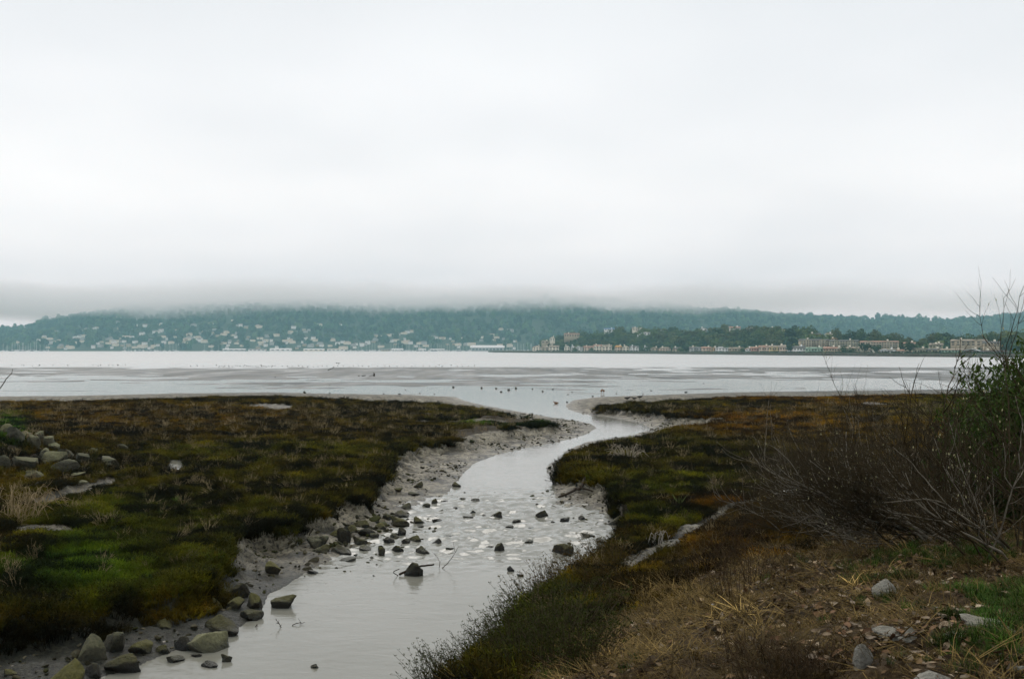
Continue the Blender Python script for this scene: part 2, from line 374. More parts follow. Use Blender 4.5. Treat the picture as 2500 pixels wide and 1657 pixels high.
mf = N(t, 'ShaderNodeMapRange'); L(t, sx.outputs[1], mf.inputs[0]); mf.inputs[1].default_value = 30; mf.inputs[2].default_value = 200
L(t, mix_c(t, mf.outputs[0], wc, (.42, .42, .40)), b.inputs['Base Color'])          # reflected sky brightness of the open bay painted into its base colour
L(t, mr.outputs[0], b.inputs['Roughness'])
mp = N(t, 'ShaderNodeMapping'); L(t, g.outputs['Position'], mp.inputs[0]); mp.inputs[3].default_value = (.8, 2.0, 1)
w1 = noise_n(t, 2.6, 4, .6, mp.outputs[0], .6); w2 = noise_n(t, 9.0, 3, .6, mp.outputs[0])
bw = bump_n(t, b, math_n(t, 'ADD', w1, math_n(t, 'MULTIPLY', w2, .35)), .30, .030)
mb = N(t, 'ShaderNodeMapRange'); L(t, sx.outputs[1], mb.inputs[0]); mb.inputs[1].default_value = 15; mb.inputs[2].default_value = 140
mb.inputs[3].default_value = .22; mb.inputs[4].default_value = .05; L(t, mb.outputs[0], bw.inputs['Strength'])
n2, c2 = Xw.shape; idx = np.arange(n2 * c2).reshape(n2, c2)
quads = np.stack([idx[:-1, :-1], idx[:-1, 1:], idx[1:, 1:], idx[1:, :-1]], -1).reshape(-1, 4)
tag(link('water', mesh_np('water', np.stack([Xw, Yw, Zw], -1).reshape(-1, 3), quads, m_w, True)), kind='structure')

# standing water in the marsh pans
def puddle(P, z, label):
    c = np.array([px(u, v, z)[:2] for u, v in P]); m = c.mean(0); V = [(*m, z)] + [(*q, z) for q in c]
    n = len(c); T = [(0, i + 1, (i + 1) % n + 1) for i in range(n)]
    tag(link('puddle', mesh_np('puddle', V, T, m_w)), label, kind='structure')
def pan_z(i, dz):
    P, z, dp = PANS[i]; c = np.mean([px(u, v, z)[:2] for u, v in P], axis=0); return hz(*c) + dz
puddle(PANS[2][0], pan_z(2, .035), 'long bright pool in the far left marsh')
puddle(PANS[3][0], pan_z(3, .035), 'small bright pool in the middle of the left marsh')
puddle([(u, v) for u, v in PANS[0][0][2:9]], pan_z(0, .02), 'wet creek bed beside the rock pile')
puddle([(1775, 1262), (1800, 1243), (1870, 1212), (1960, 1180), (2000, 1168), (1990, 1186), (1900, 1222), (1830, 1250)], pan_z(1, .02), 'narrow bright pool behind the bare shrubs')
puddle([(1000, 1029), (1110, 1023), (1180, 1021), (1120, 1030)], pan_z(4, .012), 'thin pool across the grassy spit')

# ================================================================== PLANTS AND STONES: shared shapes
def crown_mesh(name, mat, rx, rz, n, leaf, seed, lobes=7):
    """leafy crown: many small leaf sprays spread through a few uneven lobes"""
    r = np.random.default_rng(seed); mb = MB()
    cs = [(r.normal(0, .36) * rx, r.normal(0, .36) * rx, r.uniform(-.45, .5) * rz, r.uniform(.38, .62)) for _ in range(lobes)]
    for i in range(n):
        c = cs[i % lobes]
        d = r.normal(size=3); d /= np.linalg.norm(d)
        q = r.uniform(.75, 1.05)
        p = np.array(c[:3]) + d * np.array([rx, rx, rz]) * c[3] * q
        nn = d + r.normal(0, .45, 3); nn /= np.linalg.norm(nn)
        dd = np.cross(nn, r.normal(size=3)); dd /= np.linalg.norm(dd)
        s_ = leaf * r.uniform(.6, 1.3)
        mb.leaf(p - dd * s_ / 2, dd, nn, s_, s_ * .8, .12 * s_)
    return mb.mesh(name, mat)
def trunk_mesh(name, mat, h, r0, seed, forks=3):
    r = np.random.default_rng(seed); mb = MB()
    P = np.array([(r.normal(0, .02) * h * k, r.normal(0, .02) * h * k, -1 + (h + 1) * k / 5) for k in range(6)])
    mb.tube(P, np.linspace(r0, r0 * .35, 6), 6)
    for k in range(forks):
        a = r.uniform(0, 6.28); b0 = P[3]; l = h * .4
        mb.tube([b0, b0 + np.array([math.cos(a) * l * .5, math.sin(a) * l * .5, l * .5]), b0 + np.array([math.cos(a) * l * .8, math.sin(a) * l * .8, l])], [r0 * .45, r0 * .3, r0 * .1], 4)
    return mb.mesh(name, mat)
def hidden_collection(name, meshes):
    c = bpy.data.collections.new(name)
    for i, m in enumerate(meshes):
        c.objects.link(bpy.data.objects.new('%s_%02d' % (name, i), m))
    return c
def scatter(name, P, rot, scl, ix, tint, coll, label, cat):
    """one stuff object that repeats small plants over many places"""
    me = bpy.data.meshes.new(name); n = len(P)
    me.vertices.add(n); me.vertices.foreach_set('co', np.asarray(P, np.float32).ravel())
    def att(nm, ty, data, key): me.attributes.new(nm, ty, 'POINT').data.foreach_set(key, np.asarray(data).ravel())
    att('rot', 'FLOAT_VECTOR', np.asarray(rot, np.float32), 'vector'); att('scl', 'FLOAT_VECTOR', np.asarray(scl, np.float32), 'vector')
    att('ix', 'INT', np.asarray(ix, np.int32), 'value'); att('tint', 'FLOAT_COLOR', np.c_[tint, np.ones(n)].astype(np.float32), 'color')
    o = link(name, me)
    g = bpy.data.node_groups.new(name, 'GeometryNodeTree')
    g.interface.new_socket('Geometry', in_out='INPUT', socket_type='NodeSocketGeometry')
    g.interface.new_socket('Geometry', in_out='OUTPUT', socket_type='NodeSocketGeometry')
    gi = N(g, 'NodeGroupInput'); go = N(g, 'NodeGroupOutput')
    ci = N(g, 'GeometryNodeCollectionInfo'); ci.inputs[0].default_value = coll; ci.inputs['Separate Children'].default_value = True; ci.inputs['Reset Children'].default_value = True
    ip = N(g, 'GeometryNodeInstanceOnPoints'); ip.inputs['Pick Instance'].default_value = True
    def na(nm, ty):
        a = N(g, 'GeometryNodeInputNamedAttribute', data_type=ty); a.inputs[0].default_value = nm; return a.outputs[0]
    er = N(g, 'FunctionNodeEulerToRotation'); L(g, na('rot', 'FLOAT_VECTOR'), er.inputs[0])
    L(g, gi.outputs[0], ip.inputs['Points']); L(g, ci.outputs[0], ip.inputs['Instance'])
    L(g, er.outputs[0], ip.inputs['Rotation']); L(g, na('scl', 'FLOAT_VECTOR'), ip.inputs['Scale']); L(g, na('ix', 'INT'), ip.inputs['Instance Index'])
    L(g, ip.outputs[0], go.inputs[0])
    md = o.modifiers.new('spread', 'NODES'); md.node_group = g
    return tag(o, label, cat, kind='stuff')

# ================================================================== FAR SHORE
m_tint = tint_mat('leaf_mass'); m_bark_far = simple('far_bark', (.09, .07, .05), scale=1.0)
PAL = [(.030, .058, .022), (.040, .068, .024), (.022, .044, .020), (.055, .078, .028), (.035, .05, .03)]
m_hill = simple('wooded_slope', (.030, .045, .020), (.018, .03, .014), scale=.02, rough=.95)
m_land = simple('shore_land', (.050, .062, .026), (.028, .04, .016), scale=.1)
# --- the long ridge under the cloud
RU = [-400, -100, 0, 60, 110, 180, 270, 370, 450, 550, 800, 1000, 1200, 1400, 1500, 1600, 1660, 1720, 1760, 1820, 1900, 2000, 2100, 2300, 2400, 2500, 2700, 3100]
RV = [812, 807, 805, 801, 789, 780, 765, 752, 746, 742, 740, 738, 738, 740, 742, 747, 753, 760, 757, 765, 773, 777, 782, 788, 786, 774, 762, 760]
SHORE_L = 1760.0
def ridge(X, Y):
    u = CX + X / Y * F
    top = (HY - np.interp(u, RU, RV)) / F * 2550 + 4
    top = top + (fbm(X * .006, Y * .004, 3) - .5) * 26
    s = np.clip((Y - SHORE_L - 14) / 790, 0, 1.25)
    prof = np.where(s < 1, 1 - (1 - s) ** 1.35, 1 - (s - 1) * .6)
    spur = (fbm(X * .0045 + 5, Y * .0016, 3) - .5) * 55 * s * (1 - np.clip(s, 0, 1)) * 2
    return 1.4 + top * prof + spur * sstep(0, .2, s)
hy = np.concatenate([[SHORE_L, SHORE_L + 6], np.linspace(SHORE_L + 14, 2800, 60)]); hu = np.linspace(-.72, .72, 220)
Yh, Uh = np.meshgrid(hy, hu, indexing='ij'); Xh = Yh * Uh; Zh = ridge(Xh, Yh); Zh[0] = -1.5; Zh[1] = 1.2
n_, c_ = Xh.shape; idx = np.arange(n_ * c_).reshape(n_, c_)
tag(link('hill', mesh_np('hill', np.stack([Xh, Yh, Zh], -1).reshape(-1, 3), np.stack([idx[:-1, :-1], idx[:-1, 1:], idx[1:, 1:], idx[1:, :-1]], -1).reshape(-1, 4), m_hill, True)), kind='structure')

# houses scattered over the far slope
def house_mesh(name, w_, d_, h, rh, mw, mr_, hip):
    me = bpy.data.meshes.new(name); bm = bmesh.new()
    def q(*ps):
        bm.faces.new([bm.verts.new(p) for p in ps])
    a, b_ = w_ / 2, d_ / 2
    B = [(-a, -b_), (a, -b_), (a, b_), (-a, b_)]
    for i in range(4):
        (x0, y0), (x1, y1) = B[i], B[(i + 1) % 4]; q((x0, y0, -5), (x1, y1, -5), (x1, y1, h), (x0, y0, h))
    nw = len(bm.faces)
    o_ = .5; A, D = a + o_, b_ + o_; k = (A * .55 if hip else A)
    if not hip:
        bm.faces.new([bm.verts.new(p) for p in ((-a, -b_, h), (-a, b_, h), (-a, 0, h + rh * .95))]); bm.faces.new([bm.verts.new(p) for p in ((a, -b_, h), (a, b_, h), (a, 0, h + rh * .95))]); nw += 2
    R1, R2 = (-k, 0, h + rh), (k, 0, h + rh); e = h - .1
    q((-A, -D, e), (A, -D, e), R2, R1); q((A, D, e), (-A, D, e), R1, R2)
    bm.faces.new([bm.verts.new(p) for p in ((-A, -D, e), R1, (-A, D, e))]) if hip else None
    bm.faces.new([bm.verts.new(p) for p in ((A, -D, e), R2, (A, D, e))]) if hip else None
    bm.faces.ensure_lookup_table()
    for i, f in enumerate(bm.faces): f.material_index = 0 if i < nw else 1
    bm.to_mesh(me); bm.free(); me.materials.append(mw); me.materials.append(mr_)
    return me
WALLC = {'white': (.88, .87, .83), 'cream': (.82, .75, .61), 'peach': (.68, .54, .42), 'tan': (.46, .38, .27), 'pink': (.60, .36, .29), 'mint': (.36, .50, .37), 'yellow': (.62, .50, .27),
         'grey': (.45, .45, .43), 'olive': (.37, .34, .23), 'brown': (.16, .12, .09), 'orange': (.56, .40, .24)}
MW = {k: simple('wall_' + k, c, tuple(v * .88 for v in c), scale=.6, rough=.9) for k, c in WALLC.items()}
ROOFC = {'grey': (.20, .19, .18), 'red': (.48, .29, .21), 'tan': (.42, .35, .27), 'white': (.70, .70, .68), 'blue': (.22, .36, .62), 'orange': (.60, .33, .10), 'brown': (.14, .11, .09)}
MR_ = {k: simple('roof_' + k, c, tuple(v * .8 for v in c), scale=.5, rough=.85) for k, c in ROOFC.items()}
far_types = [house_mesh('hillside_house', w0, 9, h0, 2.2, MW[mw], MR_[rf], hp) for w0, h0, mw, rf, hp in
             [(12, 6, 'white', 'grey', 0), (16, 5, 'cream', 'tan', 1), (10, 7, 'white', 'grey', 0), (14, 6, 'grey', 'grey', 1), (11, 5, 'tan', 'grey', 0), (20, 5, 'cream', 'tan', 0)]]
HSPOT = [(12, 818), (40, 836), (8, 828), (60, 815), (98, 818), (105, 826), (112, 824), (125, 826), (88, 820), (135, 810), (150, 791), (134, 803), (85, 838), (40, 834), (113, 833), (185, 803), (195, 808),
         (205, 820), (222, 806), (237, 799), (232, 805), (215, 806), (190, 828), (200, 832), (225, 820), (205, 816), (182, 825), (150, 845), (165, 842), (175, 836), (195, 822), (250, 836), (240, 840), (275, 828), (290, 828),
         (280, 836), (310, 785), (305, 797), (295, 775), (285, 790), (280, 772), (320, 795), (355, 797), (385, 792), (395, 790), (340, 780), (270, 833), (262, 838), (355, 841), (350, 846), (230, 847), (245, 845), (300, 842), (330, 846),
         (402, 838), (420, 835), (440, 840), (460, 825), (455, 828), (465, 818), (490, 832), (500, 834), (515, 816), (515, 820), (535, 818), (545, 816), (508, 810), (503, 811), (575, 822), (580, 814), (540, 838), (545, 836), (560, 834), (580, 838),
         (590, 795), (582, 793), (600, 797), (632, 798), (630, 795), (570, 782), (500, 802), (472, 795), (605, 820), (620, 830), (645, 832), (650, 830), (665, 834), (668, 838), (690, 838), (700, 834), (705, 828), (712, 830), (695, 840), (730, 846), (745, 844), (640, 840),
         (715, 800), (780, 794), (832, 794), (755, 806), (815, 826), (812, 829), (838, 836), (850, 838), (895, 838), (892, 841), (912, 834), (930, 822), (945, 822), (948, 819), (955, 816), (968, 818), (975, 815), (985, 812), (995, 810), (1004, 808), (940, 825), (965, 821),
         (1080, 826), (1078, 825), (1100, 828), (1130, 826), (1140, 839), (1138, 840), (1105, 834), (1000, 835), (1005, 838), (998, 834), (870, 842), (860, 840), (880, 836), (1180, 822), (1190, 820), (1200, 818), (1185, 826), (1178, 831), (1215, 831), (1212, 828), (1255, 832), (1225, 804), (1240, 806), (1250, 807), (1260, 834), (1210, 823), (1058, 821)]
rh_ = random.Random(3)
while len(HSPOT) < 285:
    u_ = rh_.choice((rh_.gauss(300, 120), rh_.gauss(560, 110), rh_.uniform(20, 760), rh_.uniform(760, 1260))); v_ = 850 - abs(rh_.gauss(0, 1)) * (30 if u_ < 760 else 14)
    if 0 < u_ < 1270 and v_ > 790: HSPOT.append((u_, v_))
HX = []
hill_y = np.linspace(SHORE_L + 20, 2560, 260)
for i, (u, v) in enumerate(HSPOT):
    u += random.uniform(-3, 3); v += random.uniform(-2, 2)
    # walk back along the sight line until the slope is met
    xs = hill_y * (u - CX) / F; zt = CAMZ - (v - HY) / F * hill_y; zz = ridge(xs, hill_y)
    k = np.argmax(zz >= zt - 2) if np.any(zz >= zt - 2) else 120
    o = link('hillside_house', far_types[i % 6], None, (xs[k], hill_y[k], max(zz[k], 2)), (0, 0, random.uniform(-.5, .5)))
    s_ = random.uniform(.42, .78); o.scale = (s_, s_, s_)
    HX.append((xs[k], hill_y[k]))
    tag(o, 'little pale house among trees on the far misty hillside', 'house', 'houses on the far misty hill')
# the wood on the far slope
far_crowns = hidden_collection('far_crowns', [crown_mesh('far_crown', m_tint, 5, 5.5, 90, 3.4, 40 + i, 5) for i in range(4)])
n = 9000
yy = SHORE_L + 16 + (rng.random(n) ** .9) * 820; uu = rng.uniform(-.66, .66, n); xx = yy * uu; zz = ridge(xx, yy)
hx = np.array(HX); keep = np.ones(n, bool)
for a, b_ in HX: keep &= ~((np.abs(xx - a * yy / b_) < 5.5) & (yy < b_ + 6) & (yy > b_ - 26))
keep &= ~((yy < SHORE_L + 70) & (rng.random(n) < .6))
xx, yy, zz = xx[keep], yy[keep], zz[keep]; n = len(xx)
s_ = rng.uniform(.7, 1.35, n); s_ = np.where(rng.random(n) < .04, s_ * 1.5, s_)
tn = np.array(PAL)[rng.integers(0, 5, n)] * rng.uniform(.45, 2.2, (n, 1))
scatter('far_wood', np.c_[xx, yy, zz + 3.2 * s_], np.c_[np.zeros((n, 2)), rng.uniform(0, 6.28, n)], np.c_[s_, s_, s_ * rng.uniform(.8, 1.5, n)], rng.integers(0, 4, n), tn, far_crowns,
        'dense dark wood covering the far misty ridge', 'wood')

# --- harbour below the far slope: boats, sheds
m_hull = simple('hull_white', (.75, .75, .73), scale=.5, rough=.4); m_mast = simple('mast', (.62, .62, .60), scale=.5, rough=.4); m_hulld = simple('hull_dark', (.10, .12, .16), scale=.5, rough=.4)
def hull_mesh(mat):
    mb = MB(); st = [(-5, .9), (-2, 1.6), (1.5, 1.5), (4, .8), (5.8, .05)]
    V = []
    for x, w_ in st: V += [(x, -w_ * .55, -.4), (x, w_ * .55, -.4), (x, w_, 1.1), (x, -w_, 1.1)]
    T = []
    for i in range(4):
        a = i * 4
        for j in range(4):
            k = (j + 1) % 4; T += [(a + j, a + k, a + 4 + k), (a + j, a + 4 + k, a + 4 + j)]
    T += [(0, 3, 2), (0, 2, 1), (16, 17, 18), (16, 18, 19)]
    mb.add(V, T); return mb.mesh('hull', mat)
hulls = [hull_mesh(m_hull), hull_mesh(m_hull), hull_mesh(m_hulld)]
mb = MB(); mb.tube([(.8, 0, 1), (.8, 0, 13.5)], .20, 4); me_mast = mb.mesh('mast', m_mast)
mb = MB(); mb.tube([(.6, 0, 2.4), (-3.8, 0, 2.5)], .28, 4); me_boom = mb.mesh('boom', m_hulld)
mb = MB(); mb.add([(-2, -.9, 1.1), (2.2, -.7, 1.1), (2.2, .7, 1.1), (-2, .9, 1.1), (-1.6, -.7, 1.8), (1.4, -.5, 1.7), (1.4, .5, 1.7), (-1.6, .7, 1.8)],
                  [(0, 1, 5), (0, 5, 4), (1, 2, 6), (1, 6, 5), (2, 3, 7), (2, 7, 6), (3, 0, 4), (3, 4, 7), (4, 5, 6), (4, 6, 7)]); me_cab = mb.mesh('cabin', m_hull)
BU = list(np.linspace(4, 118, 22)) + list(np.linspace(305, 430, 15)) + [497, 515, 520, 531] + list(np.linspace(850, 925, 11)) + list(np.linspace(955, 1145, 30)) + list(np.linspace(1236, 1300, 12))
for i, u in enumerate(BU):
    d = SHORE_L - random.uniform(12, 60); u += random.uniform(-3, 3)
    e = empty('sailboat', (d * (u - CX) / F, d, 0), random.uniform(0, 6.28)); s_ = random.uniform(.7, 1.15); e.scale = (s_,) * 3
    link('hull', hulls[i % 3], e); link('mast', me_mast, e); link('boom', me_boom, e); link('cabin', me_cab, e)
    tag(e, 'tiny moored sailboat with a bare mast in the far harbour', 'sailboat', 'sailboats moored in the far harbour')
m_win = simple('window_glass', (.05, .055, .06), scale=1, rough=.25, spec=.6)
mb = MB(); mb.box(-.5, .5, -.06, .06, 0, 1); me_win = mb.mesh('window', m_win)
# big boat shed with a rounded pale roof, and long low sheds
e = empty('boat_shed', pd(1190, 857.4, 1735)); wS = 84 / F * 1735
mb = MB(); mb.box(-wS / 2 + 1.5, wS / 2 - 1.5, -10, 10, -2, 6.4); link('wall', mb.mesh('wall', MW['grey']), e)
mb = MB(); n = 9; V = []
for x in (-wS / 2, -wS / 2 + 4, wS / 2 - 4, wS / 2):
    k = .72 if abs(x) > wS / 2 - 1 else 1
    V += [(x, -11 + 22 * i / (n - 1), 6.3 + k * 4.2 * math.sin(math.pi * i / (n - 1)) ** .7) for i in range(n)]
T = [t for c in range(3) for i in range(n - 1) for t in ((c * n + i, (c + 1) * n + i, (c + 1) * n + i + 1), (c * n + i, (c + 1) * n + i + 1, c * n + i + 1))]
T += [(0, i + 1, i) for i in range(1, n - 1)] + [(3 * n, 3 * n + i, 3 * n + i + 1) for i in range(1, n - 1)]
mb.add(V, T); link('roof', mb.mesh('roof', MR_['white']), e)
for k in range(9): link('window', me_win, e, (-wS / 2 + 6 + k * (wS - 12) / 8, -10.03, 2.2), (0, 0, 0), (4.2, 1, 2.6))
tag(e, 'big white boat shed with rounded roof beside the far harbour', 'shed')
for u0, u1, v0, mw, rf, lb in [(660, 712, 850, 'white', 'white', 'long white shed at the foot of the far hill'), (742, 792, 851, 'cream', 'white', 'long cream shed left of the harbour masts'),
                               (800, 842, 850.5, 'white', 'tan', 'low shed with pale wall and tan roof near the harbour'), (925, 955, 851.5, 'tan', 'grey', 'tan waterfront shed behind the moored masts'),
                               (957, 984, 850.5, 'white', 'white', 'bright white waterfront hall among the masts'), (1022, 1040, 851, 'white', 'white', 'white waterfront hall with humped roof'),
                               (1050, 1085, 851.5, 'grey', 'white', 'grey low shed just left of the big boat shed'), (545, 600, 851, 'grey', 'white', 'long grey shed with pale roof on the far shore'),
                               (608, 650, 851, 'white', 'grey', 'white low building with grey roof on the far shore')]:
    d = SHORE_L + 8; w_ = (u1 - u0) / F * d; e = empty('waterfront_shed', pd((u0 + u1) / 2, 856.2, d))
    hh = (856.2 - v0) / F * d
    me = house_mesh('shed', w_, 10, hh * .62, hh * .38, MW[mw], MR_[rf], 0); link('wall', me, e)
    for k in range(4): link('window', me_win, e, (-w_ * .36 + k * w_ * .24, -5.04, .6), (0, 0, 0), (w_ * .12, 1, 1.2))
    tag(e, lb, 'shed')

# --- the near wooded point with its waterside houses
SU = [1195, 1210, 1300, 1600, 1900, 2200, 2500, 2900, 3600]; SV = [859.6, 860.2, 861.3, 863.6, 867, 870.2, 873.2, 876.5, 880]
def shore_d(u): return CAMZ * F / (np.interp(u, SU, SV) - HY)
PU = [1150, 1290, 1310, 1340, 1380, 1420, 1500, 1600, 1700, 1800, 1900, 2000, 2080, 2200, 2300, 2400, 2500, 3400]
PV = [858, 857, 850, 839, 828, 823, 818, 817, 818, 818, 819, 825, 838, 842, 844, 840, 837, 834]
def point_z(X, Y):
    u = CX + X / Y * F; d0 = shore_d(u)
    top = np.maximum(0, (HY - np.interp(u, PU, PV)) / F * (d0 + 150) + 2.0)
    s = sstep(38, 150, Y - d0)
    return 1.9 + top * s + (fbm(X * .03, Y * .03, 2) - .5) * 2 * s
off = np.array([-1.5, 0, 1.6, 3.4, 4.2, 6, 20, 34, 46, 60, 75, 90, 105, 120, 140, 165, 200, 260]); pu = np.linspace(1192, 3600, 260)
V = []
for o_ in off:
    d = shore_d(pu) * (1 if o_ > 30 else 1) + o_; x = d * (pu - CX) / F
    z = np.full_like(d, -1.5) if o_ < -1 else (np.full_like(d, -.1) if o_ < .5 else (np.full_like(d, .9) + rng.normal(0, .10, d.shape) if o_ < 2 else (np.full_like(d, 1.7) + rng.normal(0, .1, d.shape) if o_ < 5 else point_z(x, d))))
    if o_ >= 200: z = z - (o_ - 165) * .12
    V.append(np.stack([x, d, z], -1))
V = np.array(V); idx = np.arange(V.shape[0] * V.shape[1]).reshape(V.shape[:2])
tag(link('headland', mesh_np('headland', V.reshape(-1, 3), np.stack([idx[:-1, :-1], idx[:-1, 1:], idx[1:, 1:], idx[1:, :-1]], -1).reshape(-1, 4), m_land, False)), kind='structure')
# rock facing of the shore, uncountable at this distance
m_rip = simple('shore_rock', (.14, .115, .085), (.06, .05, .04), scale=.8, bump=.6, bdist=.3)
mb = MB(); r = np.random.default_rng(5)
for u in np.arange(1200, 2700, 1.5):
    d0 = float(shore_d(u))
    for k in range(3):
        d = d0 + r.uniform(-.6, 2.6); x = d * (u + r.uniform(-1, 1) - CX) / F; z = .15 + (d - d0) * .48; q = r.uniform(.3, .62)
        o8 = np.array([(1, 0, 0), (-1, 0, 0), (0, 1, 0), (0, -1, 0), (0, 0, 1), (0, 0, -1)]) * q * r.uniform(.6, 1.2, (6, 3)) + (x, d, z)
        mb.add(o8, [(0, 2, 4), (2, 1, 4), (1, 3, 4), (3, 0, 4), (2, 0, 5), (1, 2, 5), (3, 1, 5), (0, 3, 5)])
tag(link('shore_rubble', mb.mesh('shore_rubble', m_rip)), 'dark rubble facing along the foot of the built-up shore', 'rubble', kind='stuff')

me_chim = {}
def building(label, u0, u1, vt, vb, back, mw, rf, style='gable', floors=2, cols=3, cat='house', name='house', drop=0.0):
    uc = (u0 + u1) / 2; d = float(shore_d(uc)) + back
    x, y, z = pd(uc, vb, d); w_ = max(4.0, (u1 - u0) / F * d); ht = (vb - vt) / F * d
    rh = ht * (.30 if floors < 3 else .18); h = ht - rh; dp = min(12, max(7, w_ * .8))
    e = empty(name, (x, y, z), -math.atan2(x, y) * random.uniform(.6, 1.3) + random.uniform(-.08, .08))
    mb = MB(); mb.box(-w_ / 2, w_ / 2, 0, dp, -6, h)
    if style == 'gable':                                   # gable faces the water
        mb.add([(-w_ / 2, 0, h), (w_ / 2, 0, h), (0, 0, h + rh), (-w_ / 2, dp, h), (w_ / 2, dp, h), (0, dp, h + rh)], [(0, 1, 2), (4, 3, 5)])
    if style == 'gables':
        ng = max(2, int(round(w_ / 9))); gw = w_ / ng
        for k in range(ng):
            a = -w_ / 2 + k * gw; mb.box(a + gw * .18, a + gw * .82, -1.1, -.02, -6, h * .98)
            mb.add([(a + gw * .18, -1.1, h * .98), (a + gw * .82, -1.1, h * .98), (a + gw / 2, -1.1, h + rh * .8)], [(0, 1, 2)])
    link('wall', mb.mesh('wall', MW[mw]), e)
    mb = MB(); o_ = .45; A = w_ / 2 + o_; z0 = h - .08
    if style == 'gable':
        mb.add([(-A, -o_, z0), (0, -o_, h + rh + .15), (0, dp + o_, h + rh + .15), (-A, dp + o_, z0), (A, -o_, z0), (A, dp + o_, z0),
                (-A, -o_, z0 - .25), (0, -o_, h + rh - .1), (0, dp + o_, h + rh - .1), (-A, dp + o_, z0 - .25), (A, -o_, z0 - .25), (A, dp + o_, z0 - .25)],
               [(0, 1, 2), (0, 2, 3), (1, 4, 5), (1, 5, 2), (0, 6, 7), (0, 7, 1), (1, 7, 10), (1, 10, 4), (6, 8, 7), (6, 9, 8), (7, 8, 11), (7, 11, 10)])
    elif style == 'flat':
        mb.box(-A, A, -o_, dp + o_, h + .01, h + .5)
        mb.box(-w_ * .3, w_ * .1, dp * .3, dp * .7, h + .52, h + rh)
    else:
        k = A * (.6 if style == 'hip' else .97)
        mb.add([(-A, -o_, z0), (A, -o_, z0), (A, dp + o_, z0), (-A, dp + o_, z0), (-k, dp / 2, h + rh), (k, dp / 2, h + rh)], [(0, 1, 5), (0, 5, 4), (1, 2, 5), (2, 3, 4), (2, 4, 5), (3, 0, 4), (0, 2, 1), (0, 3, 2)])
        if style == 'gables':
            for q in range(ng):
                a = -w_ / 2 + q * gw
                mb.add([(a + gw * .1, -1.4, h * .95), (a + gw / 2, -1.4, h + rh * .95), (a + gw * .9, -1.4, h * .95), (a + gw * .1, dp * .4, h * .95), (a + gw / 2, dp * .4, h + rh * .95), (a + gw * .9, dp * .4, h * .95)],
                       [(0, 1, 4), (0, 4, 3), (1, 2, 5), (1, 5, 4)])
    ro = link('roof', mb.mesh('roof', MR_[rf]), e)
    if style != 'flat':
        mb = MB(); cx_ = w_ * .22 * random.choice((-1, 1)); mb.box(cx_ - .5, cx_ + .5, dp * .4, dp * .4 + .9, h, h + rh + .9); link('chimney', mb.mesh('chimney', MW['cream' if mw != 'white' else 'white']), ro)
    fh = h / floors
    for f_ in range(floors):
        for c in range(cols):
            xw = -w_ / 2 + w_ * (c + .5) / cols
            ww = min(w_ / cols * .52, 2.4); front = -.03
            if style == 'gables':
                fr = ((xw + w_ / 2) % gw) / gw; front = -1.13 if .18 + ww / gw / 2 < fr < .82 - ww / gw / 2 else (-.03 if fr < .18 - ww / gw / 2 or fr > .82 + ww / gw / 2 else -1.13)
            link('window', me_win, e, (xw + random.uniform(-.1, .1), front, fh * f_ + fh * .26), (0, 0, 0), (ww, 1, fh * .48))
    tag(e, label, cat)
    if floors > 2:
        for f_ in range(1, floors):
            mb = MB(); mb.box(-w_ / 2 + .3, w_ / 2 - .3, -1.5, -.02, fh * f_ - .12, fh * f_ + .06)
            for k in range(int(w_ / 3)): mb.box(-w_ / 2 + .4 + k * 3, -w_ / 2 + .55 + k * 3, -1.5, -1.38, fh * f_ + .07, fh * f_ + 1)
            mb.box(-w_ / 2 + .3, w_ / 2 - .3, -1.5, -1.38, fh * f_ + 1.01, fh * f_ + 1.12)
            link('balcony', mb.mesh('balcony', MW['cream']), e)
    return e
A5 = lambda x: 1300 + x * .2198
A4 = lambda x: 1780 + x * .2198
B5 = lambda y: 780 + y * .2198
